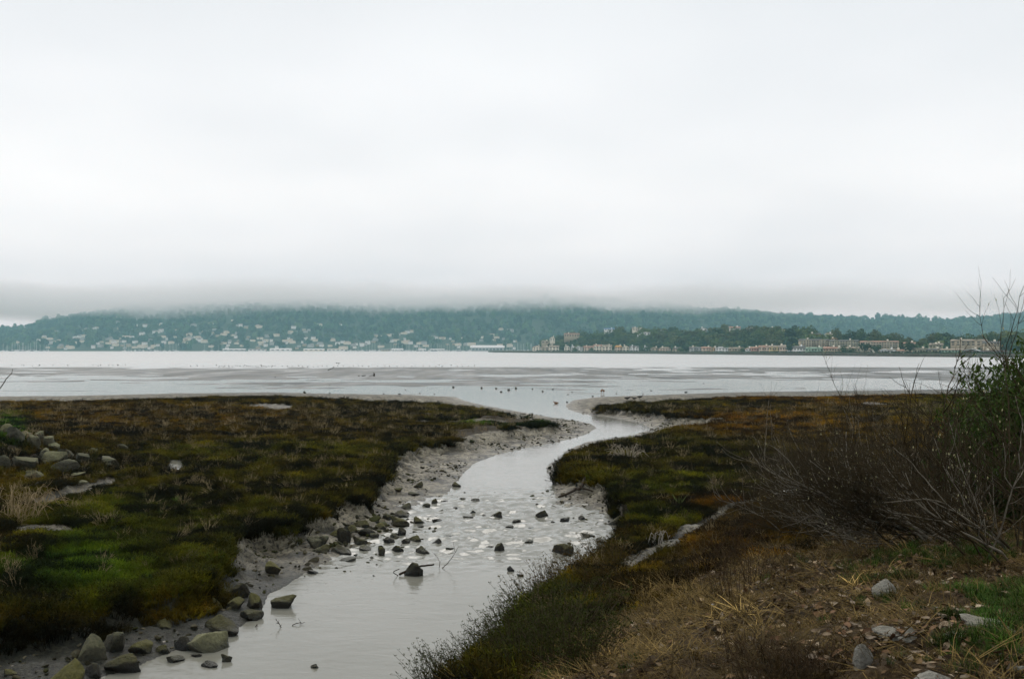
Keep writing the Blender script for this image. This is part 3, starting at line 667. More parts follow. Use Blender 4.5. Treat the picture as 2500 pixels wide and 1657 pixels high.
ROW = [  # waterside row, left to right
    (A5, 5, 100, 290, 'cream', 'red', 'gable', 'cream house with a reddish gable at the left end of the waterside row'),
    (A5, 104, 180, 296, 'tan', 'tan', 'hip', 'small tan house second in the waterside row from its left end'),
    (A5, 186, 295, 286, 'cream', 'tan', 'ridge', 'wide cream house with long tan roof third along the waterside row'),
    (A5, 356, 415, 286, 'cream', 'grey', 'gable', 'narrow cream house between two dark trees on the waterside row'),
    (A5, 430, 470, 287, 'white', 'grey', 'gable', 'narrowest white house of the waterside row'),
    (A5, 486, 556, 294, 'white', 'white', 'flat', 'white flat-roofed house left of the peach house on the waterside'),
    (A5, 572, 676, 292, 'peach', 'red', 'ridge', 'peach house with red roof left of the tall cream terrace'),
    (A5, 680, 768, 277, 'cream', 'red', 'gables', 'tall cream terrace with twin gables mid waterside row'),
    (A5, 774, 880, 281, 'cream', 'tan', 'gables', 'cream terrace with tan twin gables next to the orange-roofed house'),
    (A5, 914, 996, 286, 'peach', 'orange', 'hip', 'peach house with bright orange roof on the waterside row'),
    (A5, 1000, 1074, 287, 'cream', 'tan', 'gable', 'cream gabled house right of the orange-roofed house'),
    (A5, 1080, 1174, 291, 'white', 'grey', 'gables', 'white twin-gabled house with grey roof left of a gap in the row'),
    (A5, 1232, 1290, 297, 'white', 'grey', 'gable', 'small white house standing alone among green trees on the waterside'),
    (A5, 1322, 1400, 306, 'tan', 'tan', 'gable', 'tan gabled house right of the lone small white one'),
    (A5, 1416, 1534, 306, 'peach', 'tan', 'hip', 'wide peach house with tan hipped roof amid trees'),
    (A5, 1556, 1660, 307, 'tan', 'grey', 'hip', 'tan house with grey hipped roof amid trees'),
    (A5, 1754, 1880, 301, 'grey', 'grey', 'gables', 'grey house with twin gables left of the peach and white terraces'),
    (A5, 1892, 1988, 301, 'peach', 'red', 'ridge', 'peach terrace house with red roof left of the orange one'),
    (A5, 1992, 2028, 306, 'orange', 'tan', 'gable', 'slim orange house squeezed against the white arcaded one'),
    (A5, 2034, 2170, 299, 'white', 'white', 'flat', 'broad bright white flat-roofed house mid waterside'),
    (A5, 2184, 2338, 307, 'tan', 'tan', 'gables', 'tan twin-gabled house right of the broad white one'),
    (A4, 188, 242, 311, 'white', 'red', 'gable', 'pinkish white gabled house left of the salmon terrace'),
    (A4, 248, 330, 301, 'pink', 'red', 'ridge', 'salmon pink terrace house on the waterside'),
    (A4, 334, 446, 287, 'peach', 'red', 'gables', 'peach terrace with red twin gables beside the salmon house'),
    (A4, 450, 560, 287, 'yellow', 'tan', 'gables', 'yellow terrace with tan gables on the waterside'),
    (A4, 564, 646, 281, 'peach', 'tan', 'hip', 'tall peach house right of the yellow terrace'),
    (A4, 652, 712, 306, 'white', 'white', 'flat', 'small white flat-roofed house beside a round tree'),
    (A4, 718, 846, 292, 'white', 'grey', 'ridge', 'wide white house left of the mint green one'),
    (A4, 852, 1044, 305, 'mint', 'mint', 'gables', 'wide mint green house on the waterside'),
    (A4, 1050, 1196, 301, 'tan', 'red', 'ridge', 'tan house with salmon red roof right of the mint green one'),
    (A4, 1202, 1298, 305, 'tan', 'tan', 'gable', 'tan house with one broad gable below the apartments'),
    (A4, 1304, 1450, 301, 'olive', 'tan', 'gables', 'olive twin-gabled house below the apartments'),
    (A4, 1560, 1640, 316, 'cream', 'brown', 'gable', 'cream gabled house between two dark shrubs'),
    (A4, 1686, 1788, 325, 'white', 'white', 'flat', 'white flat-roofed villa right of the cream gabled house'),
    (A4, 1792, 1868, 326, 'white', 'tan', 'gable', 'white gabled villa left of the pink-roofed one'),
    (A4, 1872, 1944, 331, 'cream', 'red', 'hip', 'cream house with pinkish red roof at the end of the white villas'),
    (A4, 2060, 2200, 316, 'olive', 'olive', 'gables', 'olive twin-gabled house seen behind bare twigs'),
    (A4, 2222, 2350, 320, 'olive', 'grey', 'gables', 'olive grey-roofed twin-gabled house at the right of the row'),
]
MR_['mint'] = simple('roof_mint', (.30, .42, .32), scale=.5); MR_['olive'] = simple('roof_olive', (.24, .22, .16), scale=.5)
for i, (A_, a, b_, tpv, mw, rf, st, lb) in enumerate(ROW):
    u0, u1 = A_(a), A_(b_); vt = B5(tpv); vb = float(np.interp((u0 + u1) / 2, SU, SV)) - 5.6
    building(lb, u0, u1, vt, vb, 12 + (i % 3) * 3, mw, rf, st, 2, max(2, min(6, int((u1 - u0) / 6))))
R3 = lambda x: 1800 + x * .2959
V3 = lambda y: 680 + y * .2959
for u0, u1, vt, vb, back, mw, rf, st, fl, lb in [
    (A4(800), A4(1110), B5(215), B5(300), 62, 'tan', 'grey', 'gables', 3, 'long tan apartment block with many gables left above the waterside'),
    (A4(1118), A4(1430), B5(225), B5(305), 58, 'olive', 'grey', 'gables', 3, 'long olive apartment block with gables joining the tan one'),
    (A4(1462), A4(1860), B5(235), B5(318), 55, 'tan', 'red', 'gables', 3, 'wide apartment block with pinkish roof'),
    (A4(1946), A4(2064), B5(250), B5(340), 52, 'tan', 'red', 'gables', 3, 'short tan apartment block right of the wide pink-roofed one')]:
    building(lb, u0, u1, vt, vb, back, mw, rf, st, fl, max(5, int((u1 - u0) / 6)), 'apartment block', 'apartment_block')
for u0, u1, vt, vb, back, mw, rf, st, lb in [
    (R3(1590), R3(1685), V3(532), V3(585), 48, 'olive', 'tan', 'gables', 'olive house with tan gables behind the bare shrub top'),
    (R3(1690), R3(1868), V3(577), V3(622), 22, 'mint', 'tan', 'ridge', 'long low mint pale house behind the bare twigs'),
    (R3(1772), R3(2040), V3(500), V3(552), 70, 'tan', 'tan', 'gables', 'long tan terrace on the slope behind the bare twigs'),
    (R3(1872), R3(1990), V3(580), V3(624), 18, 'brown', 'white', 'gable', 'brown house with a white roof behind the bare twigs'),
    (R3(2044), R3(2160), V3(516), V3(560), 66, 'tan', 'grey', 'ridge', 'tan house with grey roof high behind the bare twigs'),
    (R3(2010), R3(2200), V3(590), V3(628), 26, 'grey', 'brown', 'ridge', 'low grey house at the right end behind the twigs'),
    (A5(350), A5(520), B5(150), B5(190), 105, 'tan', 'red', 'ridge', 'tan house with long red roof on the left shoulder of the green hill'),
    (A5(192), A5(250), B5(190), B5(240), 70, 'cream', 'tan', 'gable', 'cream house low on the left shoulder of the green hill'),
    (A5(100), A5(180), B5(232), B5(262), 66, 'tan', 'tan', 'hip', 'tan hipped house at the left foot of the green hill'),
    (A5(800), A5(912), B5(95), B5(122), 140, 'white', 'blue', 'ridge', 'hilltop house with a blue roof'),
    (A5(1112), A5(1222), B5(86), B5(124), 140, 'cream', 'tan', 'gables', 'cream twin-gabled house on the green hilltop'),
    (A5(1166), A5(1230), B5(155), B5(184), 112, 'white', 'grey', 'gable', 'small white gabled house just below the green hilltop'),
    (A5(1236), A5(1306), B5(135), B5(168), 120, 'white', 'white', 'flat', 'white flat-roofed house just below the green hilltop'),
    (A5(1412), A5(1480), B5(125), B5(158), 125, 'white', 'grey', 'gable', 'white gabled house alone on the green hilltop crest'),
    (A5(1862), A5(1940), B5(90), B5(134), 135, 'white', 'grey', 'gable', 'tall white gabled house left of the red-roofed hilltop block'),
    (A4(186), A4(310), B5(86), B5(128), 140, 'cream', 'tan', 'hip', 'cream hipped hilltop house right of the red-roofed block'),
    (A4(396), A4(510), B5(86), B5(128), 140, 'cream', 'grey', 'ridge', 'cream hilltop house with long grey roof'),
    (A4(580), A4(640), B5(110), B5(152), 130, 'cream', 'red', 'gable', 'narrow cream hilltop house left of a big round tree'),
    (A4(780), A4(840), B5(110), B5(134), 140, 'white', 'grey', 'hip', 'small white hilltop house right of a big round tree'),
    (A4(884), A4(1010), B5(150), B5(202), 110, 'brown', 'brown', 'ridge', 'dark brown house on the slope above the apartments'),
    (A4(1064), A4(1140), B5(150), B5(178), 120, 'white', 'tan', 'hip', 'small white house between the brown house and the tall trees'),
    (A4(1142), A4(1192), B5(206), B5(228), 90, 'tan', 'orange', 'gable', 'little house with a bright orange roof above the apartments'),
    (A4(2230), A4(2330), B5(270), B5(312), 46, 'olive', 'tan', 'gable', 'olive gabled house right of the short apartment block')]:
    building(lb, u0, u1, vt, vb, back, mw, rf, st, 2 if vb - vt > 7.5 else 1, max(2, min(7, int((u1 - u0) / 6))))
building('white three-storey block with red roof on the green hilltop', A5(2186), A5(2306), B5(76), B5(152), 128, 'white', 'red', 'ridge', 3, 5, 'apartment block', 'apartment_block')

# trees of the point
def tree_set(name, mats, rx, rz, n, leaf, h, seeds):
    return [(crown_mesh('crown', m, rx, rz, n, leaf, s_, 8), trunk_mesh('trunk', m_bark_far, h, .35, s_)) for m, s_ in zip(mats, seeds)]
def leaf_mat(name, c, rand=.25): return simple(name, c, tuple(v * .6 for v in c), scale=.35, rough=.85, spec=.2, rand=rand)
m_l = [leaf_mat('foliage_%d' % i, c) for i, c in enumerate([(.115, .165, .042), (.080, .128, .038), (.048, .082, .030), (.150, .180, .048), (.105, .122, .040)])]
round_set = tree_set('tree', m_l, 4.6, 3.8, 260, 1.55, 4.0, range(60, 65))
tall_set = tree_set('tall', [m_l[2], m_l[1], m_l[4]], 4.2, 6.5, 300, 1.5, 9.0, range(70, 73))
def tree(name, setp, x, y, z, s, sz, label, group=None, lift=None):
    e = empty(name, (x, y, z), random.uniform(0, 6.28)); e.scale = (s, s, s * sz)
    tall = setp in tall_set
    link('crown', setp[0], e, (0, 0, 8.5 if tall else 4.4)); link('trunk', setp[1], e)
    return tag(e, label, 'tree', group)
r = np.random.default_rng(21); k = 0; guard = 0
while k < 290 and guard < 4000:
    guard += 1
    u = r.uniform(1320, 2560); b_ = r.uniform(34, 150); d = float(shore_d(u)) + b_; x = d * (u - CX) / F; z = float(point_z(np.array([x]), np.array([d]))[0])
    if z < 2.6 + (b_ > 60) * 1.0: continue
    if u > 1950 and b_ < 78: continue
    if u > 1960 and r.random() < .6: continue
    tree('tree', round_set[r.integers(0, 5)], x, d, z - .6, r.uniform(.7, 1.15), r.uniform(.85, 1.15), 'bushy green tree in the wood on the near hill across the water', 'trees covering the near green hill'); k += 1
for u, sc_, lb in [(1373, .55, 'dark round tree between cream houses near the left end of the row'), (1404, .5, 'dark bush right of the narrow cream house'), (1445, .45, 'dark bush in front of the peach house'), (1570, .5, 'dark round tree in the gap right of the twin-gabled white house'),
                   (1582, .55, 'dark tree left of the small lone white house'), (1678, .6, 'dark round tree left of the grey twin-gabled house'), (1662, .5, 'low bush right of the grey-roofed tan house'), (1814, .45, 'bush at the end of the tan twin-gabled house'),
                   (1932, .75, 'round dark tree in front of the white waterside houses'), (2110, .75, 'round dark tree left of the cream gabled house'), (2142, .6, 'dark round tree right of the cream gabled house'), (2060, .5, 'low bush below the olive gabled house'), (2222, .8, 'broad dark tree left of the olive houses'), (2078, .4, 'small bush under the apartments')]:
    d = float(shore_d(u)) + 9; x = d * (u - CX) / F
    tree('tree', round_set[2 if sc_ > .5 else 1], x, d, 1.5, sc_, 1.0, lb)
for u, vt, back, s_, lb, ks in [(1702, 800, 128, .62, 'dark tree beside the tall white hilltop house', 1), (1810, 795, 132, .7, 'slim dark conifer right of the red-roofed hilltop block', 0), (1857, 796, 132, .7, 'round dark tree between the hilltop cream houses', 2), (1938, 790, 128, .9, 'big round tree standing above the right end of the green hill', 1),
                            (2044, 795, 100, 1.05, 'leftmost of the tall spreading trees above the apartments', 2), (2078, 788, 104, 1.2, 'tallest spreading tree above the apartments', 0), (2100, 796, 100, 1.0, 'tall tree right of the tallest one above the apartments', 1), (2135, 798, 98, 1.05, 'rightmost of the tall spreading trees above the apartments', 2),
                            (2170, 811, 92, .9, 'dark broad tree right of the tall spreading trees', 1), (2195, 814, 92, .85, 'second dark broad tree right of the tall spreading trees', 0), (2218, 818, 92, .75, 'third dark broad tree right of the tall spreading trees', 2), (2250, 822, 86, .75, 'pale olive round tree above the olive houses', 2),
                            (2420, 806, 96, .9, 'dark tree on the slope behind the bare twigs', 1), (2460, 808, 90, .9, 'dark tree behind the tall bare stems at the right', 0), (2395, 812, 90, .7, 'smaller dark tree behind the twigs', 2)]:
    d = float(shore_d(u)) + back; x, y, zt = pd(u, vt, d); z = float(point_z(np.array([x]), np.array([d]))[0]) - .5
    H = 15.0; sz = max(.45, (zt - z) / (H * s_))
    tree('tall_tree', tall_set[ks], x, y, z, s_ * .95, sz, lb)
nn = 2600; u = r.uniform(1320, 2560, nn); bk = r.uniform(36, 165, nn); d = shore_d(u) + bk; x = d * (u - CX) / F; z = point_z(x, d)
ok = (z > 3.0) & ~((u > 1950) & (bk < 74)); u, d, x, z = u[ok], d[ok], x[ok], z[ok]; nn = len(u); s_ = r.uniform(.35, .62, nn)
scatter('undergrowth', np.c_[x, d, z + 1.0], np.c_[np.zeros((nn, 2)), r.uniform(0, 6, nn)], np.c_[s_, s_, s_ * .8], r.integers(0, 4, nn), np.array(PAL)[r.integers(0, 5, nn)] * 1.8, far_crowns,
        'thick undergrowth between the trees of the near green hill', 'undergrowth')
# low garden hedge in front of the row
nn = 900; u = r.uniform(1300, 2560, nn); d = shore_d(u) + r.uniform(6, 11, nn); s_ = r.uniform(.08, .19, nn)
scatter('garden_shrubbery', np.c_[d * (u - CX) / F, d, np.full(nn, 1.9)], np.c_[np.zeros((nn, 2)), r.uniform(0, 6, nn)], np.c_[s_, s_, s_ * .7], r.integers(0, 4, nn), np.array(PAL)[r.integers(0, 5, nn)] * 1.2, far_crowns,
        'low green garden shrubbery in front of the waterside houses', 'shrubbery')

# ================================================================== MARSH PLANTS (uncountable): pickleweed, grass, straw, litter
m_veg = tint_mat('marsh_plants')
def spike_tuft(seed, n, spread, lean, h0=.5, h1=1.0, rad=.020, nubs=3):
    r = np.random.default_rng(seed); mb = MB()
    for i in range(n):
        a = r.uniform(0, 6.28); q = spread * math.sqrt(r.random()); b0 = np.array([q * math.cos(a), q * math.sin(a), -.12])
        l = np.array([math.cos(a), math.sin(a), 0]) * r.uniform(.1, 1) * lean + np.append(r.normal(0, .16, 2), 0)
        h = r.uniform(h0, h1); p1 = b0 + l * .35 + (0, 0, h * .55); p2 = b0 + l * r.uniform(.8, 1.2) + (0, 0, h)
        mb.tube([b0, p1, p2], [rad, rad * 1.05, rad * .35], 3)
        for k in range(nubs):
            f = r.uniform(.35, .95); p = b0 + (p2 - b0) * f; d = np.append(r.normal(0, .7, 2), r.uniform(.3, 1)); d /= np.linalg.norm(d); nn = np.cross(d, r.normal(size=3)); nn /= np.linalg.norm(nn)
            mb.leaf(p, d, nn, r.uniform(.14, .30), rad * 2.6, rad * .4)
    return mb.mesh('tuft', m_veg)
def blade_tuft(seed, n, spread, lean, droop, wd=.03, h0=.5, h1=1.0):
    r = np.random.default_rng(seed); mb = MB()
    for i in range(n):
        a = r.uniform(0, 6.28); q = spread * math.sqrt(r.random()); b0 = np.array([q * math.cos(a), q * math.sin(a), -.08]); a += r.normal(0, .8)
        o = np.array([math.cos(a), math.sin(a), 0]); sd_ = np.array([-o[1], o[0], 0]); h = r.uniform(h0, h1); ln = lean * r.uniform(.2, 1.2)
        P = [b0, b0 + o * ln * .25 + (0, 0, h * .5), b0 + o * ln * .65 + (0, 0, h * .85), b0 + o * ln * 1.1 + (0, 0, h * (1 - droop * r.random()))]
        Wd = [wd, wd * .9, wd * .6]
        V = []
        for p, w_ in zip(P[:3], Wd): V += [p - sd_ * w_ / 2, p + sd_ * w_ / 2]
        V.append(P[3]); mb.add(V, [(0, 1, 3), (0, 3, 2), (2, 3, 5), (2, 5, 4), (4, 5, 6)])
    return mb.mesh('tuft', m_veg)
TUFTS = hidden_collection('tuft_shapes', [spike_tuft(100 + i, 30, .55, .35) for i in range(4)])
GRASS = hidden_collection('grass_shapes', [blade_tuft(200 + i, 34, .35, .55, .35) for i in range(3)])
STRAW = hidden_collection('straw_shapes', [blade_tuft(300 + i, 18, .45, 1.3, .9, .032, .12, .6) for i in range(3)] + [spike_tuft(320, 14, .4, .7, .4, 1.0, .012, 2)])

def photo_uv(X, Y, Z): return CX + X / Y * F, HY + (CAMZ - Z) / Y * F
ZONES = [  # where which plant colour grows: centre u,v, half sizes, colour, strength
    (250, 1015, 330, 26, (.075, .047, .014), 1.5), (80, 985, 260, 10, (.06, .040, .014), 1.2), (560, 975, 200, 12, (.045, .036, .011), 1.5), (620, 1050, 330, 36, (.036, .025, .009), 1.6), (950, 1035, 170, 30, (.042, .034, .011), 1.3),
    (680, 1100, 260, 22, (.042, .048, .011), 1.4), (520, 1165, 260, 34, (.034, .033, .009), 1.6), (780, 1180, 130, 60, (.036, .034, .009), 1.8), (300, 1250, 170, 40, (.040, .052, .012), 1.3), (170, 1380, 170, 60, (.032, .066, .012), 2.0),
    (40, 1330, 70, 25, (.075, .052, .016), 1.4), (430, 1340, 140, 80, (.028, .032, .008), 2.2), (620, 1270, 130, 50, (.032, .035, .009), 1.8), (1180, 1003, 110, 12, (.062, .060, .018), 1.6), (1310, 1026, 45, 7, (.030, .085, .020), 3.0), (1230, 1033, 90, 8, (.034, .078, .018), 2.0),
    (60, 1060, 90, 18, (.045, .034, .012), 1.0), (20, 1045, 34, 25, (.035, .11, .022), 4.0),
    (1950, 968, 420, 7, (.135, .072, .019), 2.2), (2350, 985, 260, 16, (.095, .055, .018), 1.6), (1620, 990, 140, 12, (.042, .038, .012), 1.5), (1850, 1038, 140, 22, (.125, .068, .020), 2.0), (2100, 1060, 200, 35, (.085, .056, .019), 1.6), (1560, 1110, 150, 45, (.038, .036, .012), 1.6),
    (1720, 1100, 160, 30, (.034, .034, .011), 1.5), (1680, 1168, 120, 9, (.085, .092, .018), 2.6), (1640, 1200, 140, 20, (.034, .046, .012), 1.5), (1730, 1224, 90, 14, (.092, .048, .017), 2.2), (1640, 1262, 90, 24, (.036, .050, .013), 1.6),
    (1440, 1395, 120, 30, (.075, .058, .018), 1.6), (1540, 1345, 90, 20, (.05, .05, .015), 1.3), (1300, 1520, 120, 90, (.040, .052, .017), 1.8), (1500, 1590, 170, 70, (.050, .046, .015), 1.4), (1620, 1460, 120, 45, (.13, .092, .034), 1.8), (1800, 1330, 110, 60, (.085, .048, .016), 1.8), (2350, 980, 120, 30, (.04, .085, .02), 1.5)]
def zone_tint(X, Y, Z, r):
    u, v = photo_uv(X, Y, Z); n = len(X)
    nb = fbm(X * .55 + 3, Y * .55, 4)[:, None]
    bcol = np.array((.038, .036, .011)) * (1 - nb) + np.array((.060, .043, .012)) * nb
    acc = bcol * .35; ws = np.full((n, 1), .35)
    for a, b_, su, sv, c, s_ in ZONES:
        w_ = s_ * np.exp(-(((u - a) / su) ** 2 + ((v - b_) / sv) ** 2))[:, None]; acc += w_ * np.array(c); ws += w_
    c = acc / ws
    m = fbm(X * 2.2, Y * 2.2, 3)[:, None]
    c = c * np.array((1.12, 1.06, .55)); g3 = c.mean(1, keepdims=True); c = np.maximum(g3 + (c - g3) * 1.25, .002)
    return c * 1.5 * np.clip(.44 + 3.0 * (m - .5) + 2.0 * (nb - .5), .10, 1.9) * np.exp(r.normal(0, .22, (n, 1))) * (1 + r.normal(0, .08, (n, 3)))
def fan_points(n, y0, y1, r, umax=.60):
    # even over the ground between two distances
    y = np.sqrt(r.uniform(y0 * y0, y1 * y1, n)); return y * r.uniform(-umax, umax, n), y
PTS = []
r = np.random.default_rng(77)
for n, y0, y1, s0, s1 in [(95000, 6, 26, .10, .19), (100000, 26, 48, .15, .28), (95000, 48, 90, .20, .34)]:
    X, Y = fan_points(n, y0, y1, r)
    Z, ti = terrain(X, Y)
    lw = litter_w(X, Y, ti['H'])
    ok = ((ti['grass'] > .4) | ((ti['dm'] < np.where((X < -3.4) & (Y < 15.5), .38, .18) * (.4 + r.random(n))) & ~ti['inw'] & (ti['pan'] < .2))) & (r.random(n) > lw * 1.15)
    hp = poly_dist(X, Y, HEAP)[1]; ok &= ~(hp & (r.random(n) < .75))
    edge = 1 + .25 * np.exp(-ti['di'] / .5)
    # thinner, patchier cover on the spit and at the margins
    X, Y, Z, e = X[ok], Y[ok], Z[ok], edge[ok]
    u, v = photo_uv(X, Y, Z)
    thin = ((u > 1080) & (u < 1400) & (v < 1075) & (v > 1012)) & (fbm(X * .8, Y * .8, 3) < .52)
    X, Y, Z, e = X[~thin], Y[~thin], Z[~thin], e[~thin]
    patch = .42 + 1.15 * fbm(X * 1.4 + 40, Y * 1.4, 3)
    s = r.uniform(s0, s1, len(X)) * patch * e
    PTS.append((X, Y, Z, s))
X, Y, Z, s = (np.concatenate(q) for q in zip(*PTS)); n = len(X)
scatter('pickleweed', np.c_[X, Y, Z - .01], np.c_[r.normal(0, .14, (n, 2)), r.uniform(0, 6.28, n)], np.c_[s * 1.15, s * 1.15, s * r.uniform(.7, 1.2, n) * np.interp(Y, [6, 25, 60], [1, .9, .62])], r.integers(0, 4, n), zone_tint(X, Y, Z, r), TUFTS,
        'low brown and green pickleweed covering the marsh on both banks', 'marsh plants')
# green grass: left bank, mound, right foreground and by the evergreen
X, Y = fan_points(60000, 5, 45, r); Xn, Yn = fan_points(26000, 5, 13, r); X, Y = np.append(X, np.abs(Xn)), np.append(Y, Yn); Z, ti = terrain(X, Y); u, v = photo_uv(X, Y, Z)
g_ = np.zeros(len(X))
for a, b_, su, sv, s_ in [(170, 1390, 190, 70, .8), (320, 1230, 120, 30, .35), (15, 1045, 45, 32, 1.0), (700, 1095, 120, 15, .3), (2330, 1400, 180, 60, .8), (2200, 1460, 130, 30, .45), (2420, 1480, 150, 110, .9), (2230, 1560, 130, 45, .42), (2380, 1560, 100, 60, .42), (2380, 1000, 120, 60, .8), (2460, 1420, 60, 60, .3), (1400, 1500, 120, 60, .25), (1300, 1600, 120, 60, .3)]:
    g_ = np.maximum(g_, s_ * np.exp(-(((u - a) / su) ** 2 + ((v - b_) / sv) ** 2)))
ok = (ti['grass'] > .5) & (r.random(len(X)) < g_ * np.where((X > 0) & (Y < 13), .55, 1.3) * (fbm(X * 2, Y * 2, 3) > np.where(X > 0, .47, .42))); X, Y, Z = X[ok], Y[ok], Z[ok]; n = len(X)
s = r.uniform(.08, .19, n) * np.where((X > 0) & (Y < 13), .72, 1); tn = np.array((.042, .082, .012)) * np.exp(r.normal(0, .3, (n, 1))) * (1 + r.normal(0, .1, (n, 3)))
scatter('grass', np.c_[X, Y, Z], np.c_[r.normal(0, .15, (n, 2)), r.uniform(0, 6.28, n)], np.c_[s, s, s], r.integers(0, 3, n), tn, GRASS, 'short green grass on the banks', 'grass')
# dry straw and weeds on the foreground bank
X, Y = fan_points(120000, 4.5, 20, r); Z, ti = terrain(X, Y); u, v = photo_uv(X, Y, Z); lw = litter_w(X, Y, ti['H'])
g_ = .24 * lw
for a, b_, su, sv, s_ in [(1620, 1455, 150, 60, 1.0), (1790, 1330, 90, 60, .9), (1480, 1460, 120, 40, .5), (1750, 1480, 150, 60, .5), (1550, 1600, 200, 60, .5), (1900, 1620, 140, 45, .8)]:
    g_ = np.maximum(g_, s_ * np.exp(-(((u - a) / su) ** 2 + ((v - b_) / sv) ** 2)))
ok = (ti['grass'] > .5) & (r.random(len(X)) < g_); X, Y, Z, u, v = X[ok], Y[ok], Z[ok], u[ok], v[ok]; n = len(X)
c1 = np.array((.18, .125, .045)); c2 = np.array((.036, .024, .008)); q = np.clip(fbm(X * 1.2, Y * 1.2, 3) * 1.6 - .3, 0, 1)[:, None]
dk = np.exp(-(((u - 1900) / 150) ** 2 + ((v - 1620) / 50) ** 2))[:, None]
gd = np.exp(-(((u - 1630) / 150) ** 2 + ((v - 1450) / 55) ** 2))[:, None]; tn = (c1 * (1 + .7 * gd) * np.maximum(q, .7 * gd) + c2 * (1 - q)) * (1 - .75 * dk) * np.exp(r.normal(-.10, .5, (n, 1)))
s = np.clip(np.exp(r.normal(-2.5, .4, n)), .04, .14)
scatter('dry_straw', np.c_[X, Y, Z - .005], np.c_[r.normal(0, .3, (n, 2)), r.uniform(0, 6.28, n)], np.c_[s * 1.6, s * 1.6, s * r.uniform(.25, .9, n)], r.integers(0, 4, n), tn, STRAW, 'tangled dry straw and dead weeds on the near bank', 'straw')
# pale dead stalks standing here and there in the marsh
X, Y = fan_points(5200, 8, 60, r); Z, ti = terrain(X, Y); ok = (ti['grass'] > .5) & (litter_w(X, Y, ti['H']) < .3); X, Y, Z = X[ok], Y[ok], Z[ok]; n = len(X)
s = r.uniform(.12, .34, n) * np.interp(Y, [8, 60], [.8, 1.2])
scatter('dead_stalks', np.c_[X, Y, Z + .05], np.c_[r.normal(0, .4, (n, 2)), r.uniform(0, 6.28, n)], np.c_[s * .8, s * .8, s], np.full(n, 3), np.array((.30, .235, .13)) * r.uniform(.3, 1.3, (n, 1)), STRAW, 'scattered pale dead stalks in the marsh', 'dead stalks')
# small broken leaf litter
mb = MB(); rr_ = np.random.default_rng(9)
LS = []
for i in range(4):
    mb = MB(); mb.leaf((-.5, 0, .06), (1, 0, 0), (0, 0, 1), 1.0, .45 + .1 * i, -.10 + .08 * i); LS.append(mb.mesh('leaf_bit', m_veg))
LEAFB = hidden_collection('leaf_bits', LS)
X, Y = fan_points(70000, 4.5, 14, r); Z, ti = terrain(X, Y); lw = litter_w(X, Y, ti['H'])
ok = (r.random(len(X)) < lw * .75 * sstep(.3, .6, fbm(X * 2.4, Y * 2.4, 3) + .12 * (X > 2))); X, Y, Z = X[ok], Y[ok], Z[ok]; n = len(X)
pal = np.array([(.20, .13, .07), (.30, .22, .14), (.12, .07, .035), (.36, .29, .21), (.07, .045, .025)])
s = np.clip(np.exp(r.normal(-3.35, .5, n)), .012, .09)
scatter('leaf_litter', np.c_[X, Y, Z + .012], np.c_[r.normal(0, .45, (n, 2)), r.uniform(0, 6.28, n)], np.c_[s, s, s], r.integers(0, 4, n), pal[r.integers(0, 5, n)] * np.exp(r.normal(-.55, .5, (n, 1))), LEAFB, 'brown leaf litter strewn over the near bank', 'leaf litter')

# clods, pebbles and weed scraps on the mud banks and in the riffle
CL = []
for i in range(4):
    bm = bmesh.new(); bmesh.ops.create_icosphere(bm, subdivisions=2, radius=1); q = np.random.default_rng(700 + i)
    V = np.array([v.co for v in bm.verts])
    for k in range(7):
        n_ = q.normal(size=3); n_ /= np.linalg.norm(n_); V = V - np.maximum(0, V @ n_ - q.uniform(.45, .8))[:, None] * n_
    for v, c in zip(bm.verts, V * (1 + q.normal(0, .06, (len(V), 1)))): v.co = c
    me = bpy.data.meshes.new('clod'); bm.to_mesh(me); bm.free(); me.materials.append(m_veg); CL.append(me)
CLODS = hidden_collection('clod_shapes', CL)
X, Y = fan_points(90000, 9, 62, r); Z, ti = terrain(X, Y); n = len(X)
bank = ~ti['inw'] & (ti['grass'] < .5) & (ti['dw'] < 4.5)
cl_ = fbm(X * 1.1 + 9, Y * 1.1, 4); p = bank * sstep(.40, .66, cl_) * np.interp(Y, [9, 25, 62], [.9, .75, .30])
cx0, cy0, _ = px(930, 1300, 0); clus = np.exp(-(((X - cx0) / 1.6) ** 2 + ((Y - cy0) / 2.6) ** 2))
p = np.maximum(p, clus * .5 * (Z > -.12)); p = np.maximum(p, ti['inw'] * (Y > 17.5) * (Y < 28) * (Z > -.14) * .22)
ok = r.random(n) < p; X, Y, Z, cl2 = X[ok], Y[ok], Z[ok], clus[ok]; n = len(X)
s = np.exp(r.normal(-3.75, .45, n)) * np.interp(Y, [9, 60], [.9, 1.5]) * (1 + 1.2 * cl2); Z = np.where(Z < 0, -s * .2, Z)
pal = np.array([(.030, .028, .016), (.055, .050, .030), (.10, .09, .062), (.040, .042, .014), (.018, .017, .010)])
scatter('mud_clods', np.c_[X, Y, Z + s * .15], np.c_[r.normal(0, .3, (n, 2)), r.uniform(0, 6.28, n)], np.c_[s * 1.3, s, s * r.uniform(.45, .8, n)], r.integers(0, 4, n), pal[r.integers(0, 5, n)] * r.uniform(.7, 1.3, (n, 1)), CLODS, 'clods and pebbles strewn over the muddy banks', 'pebbles')

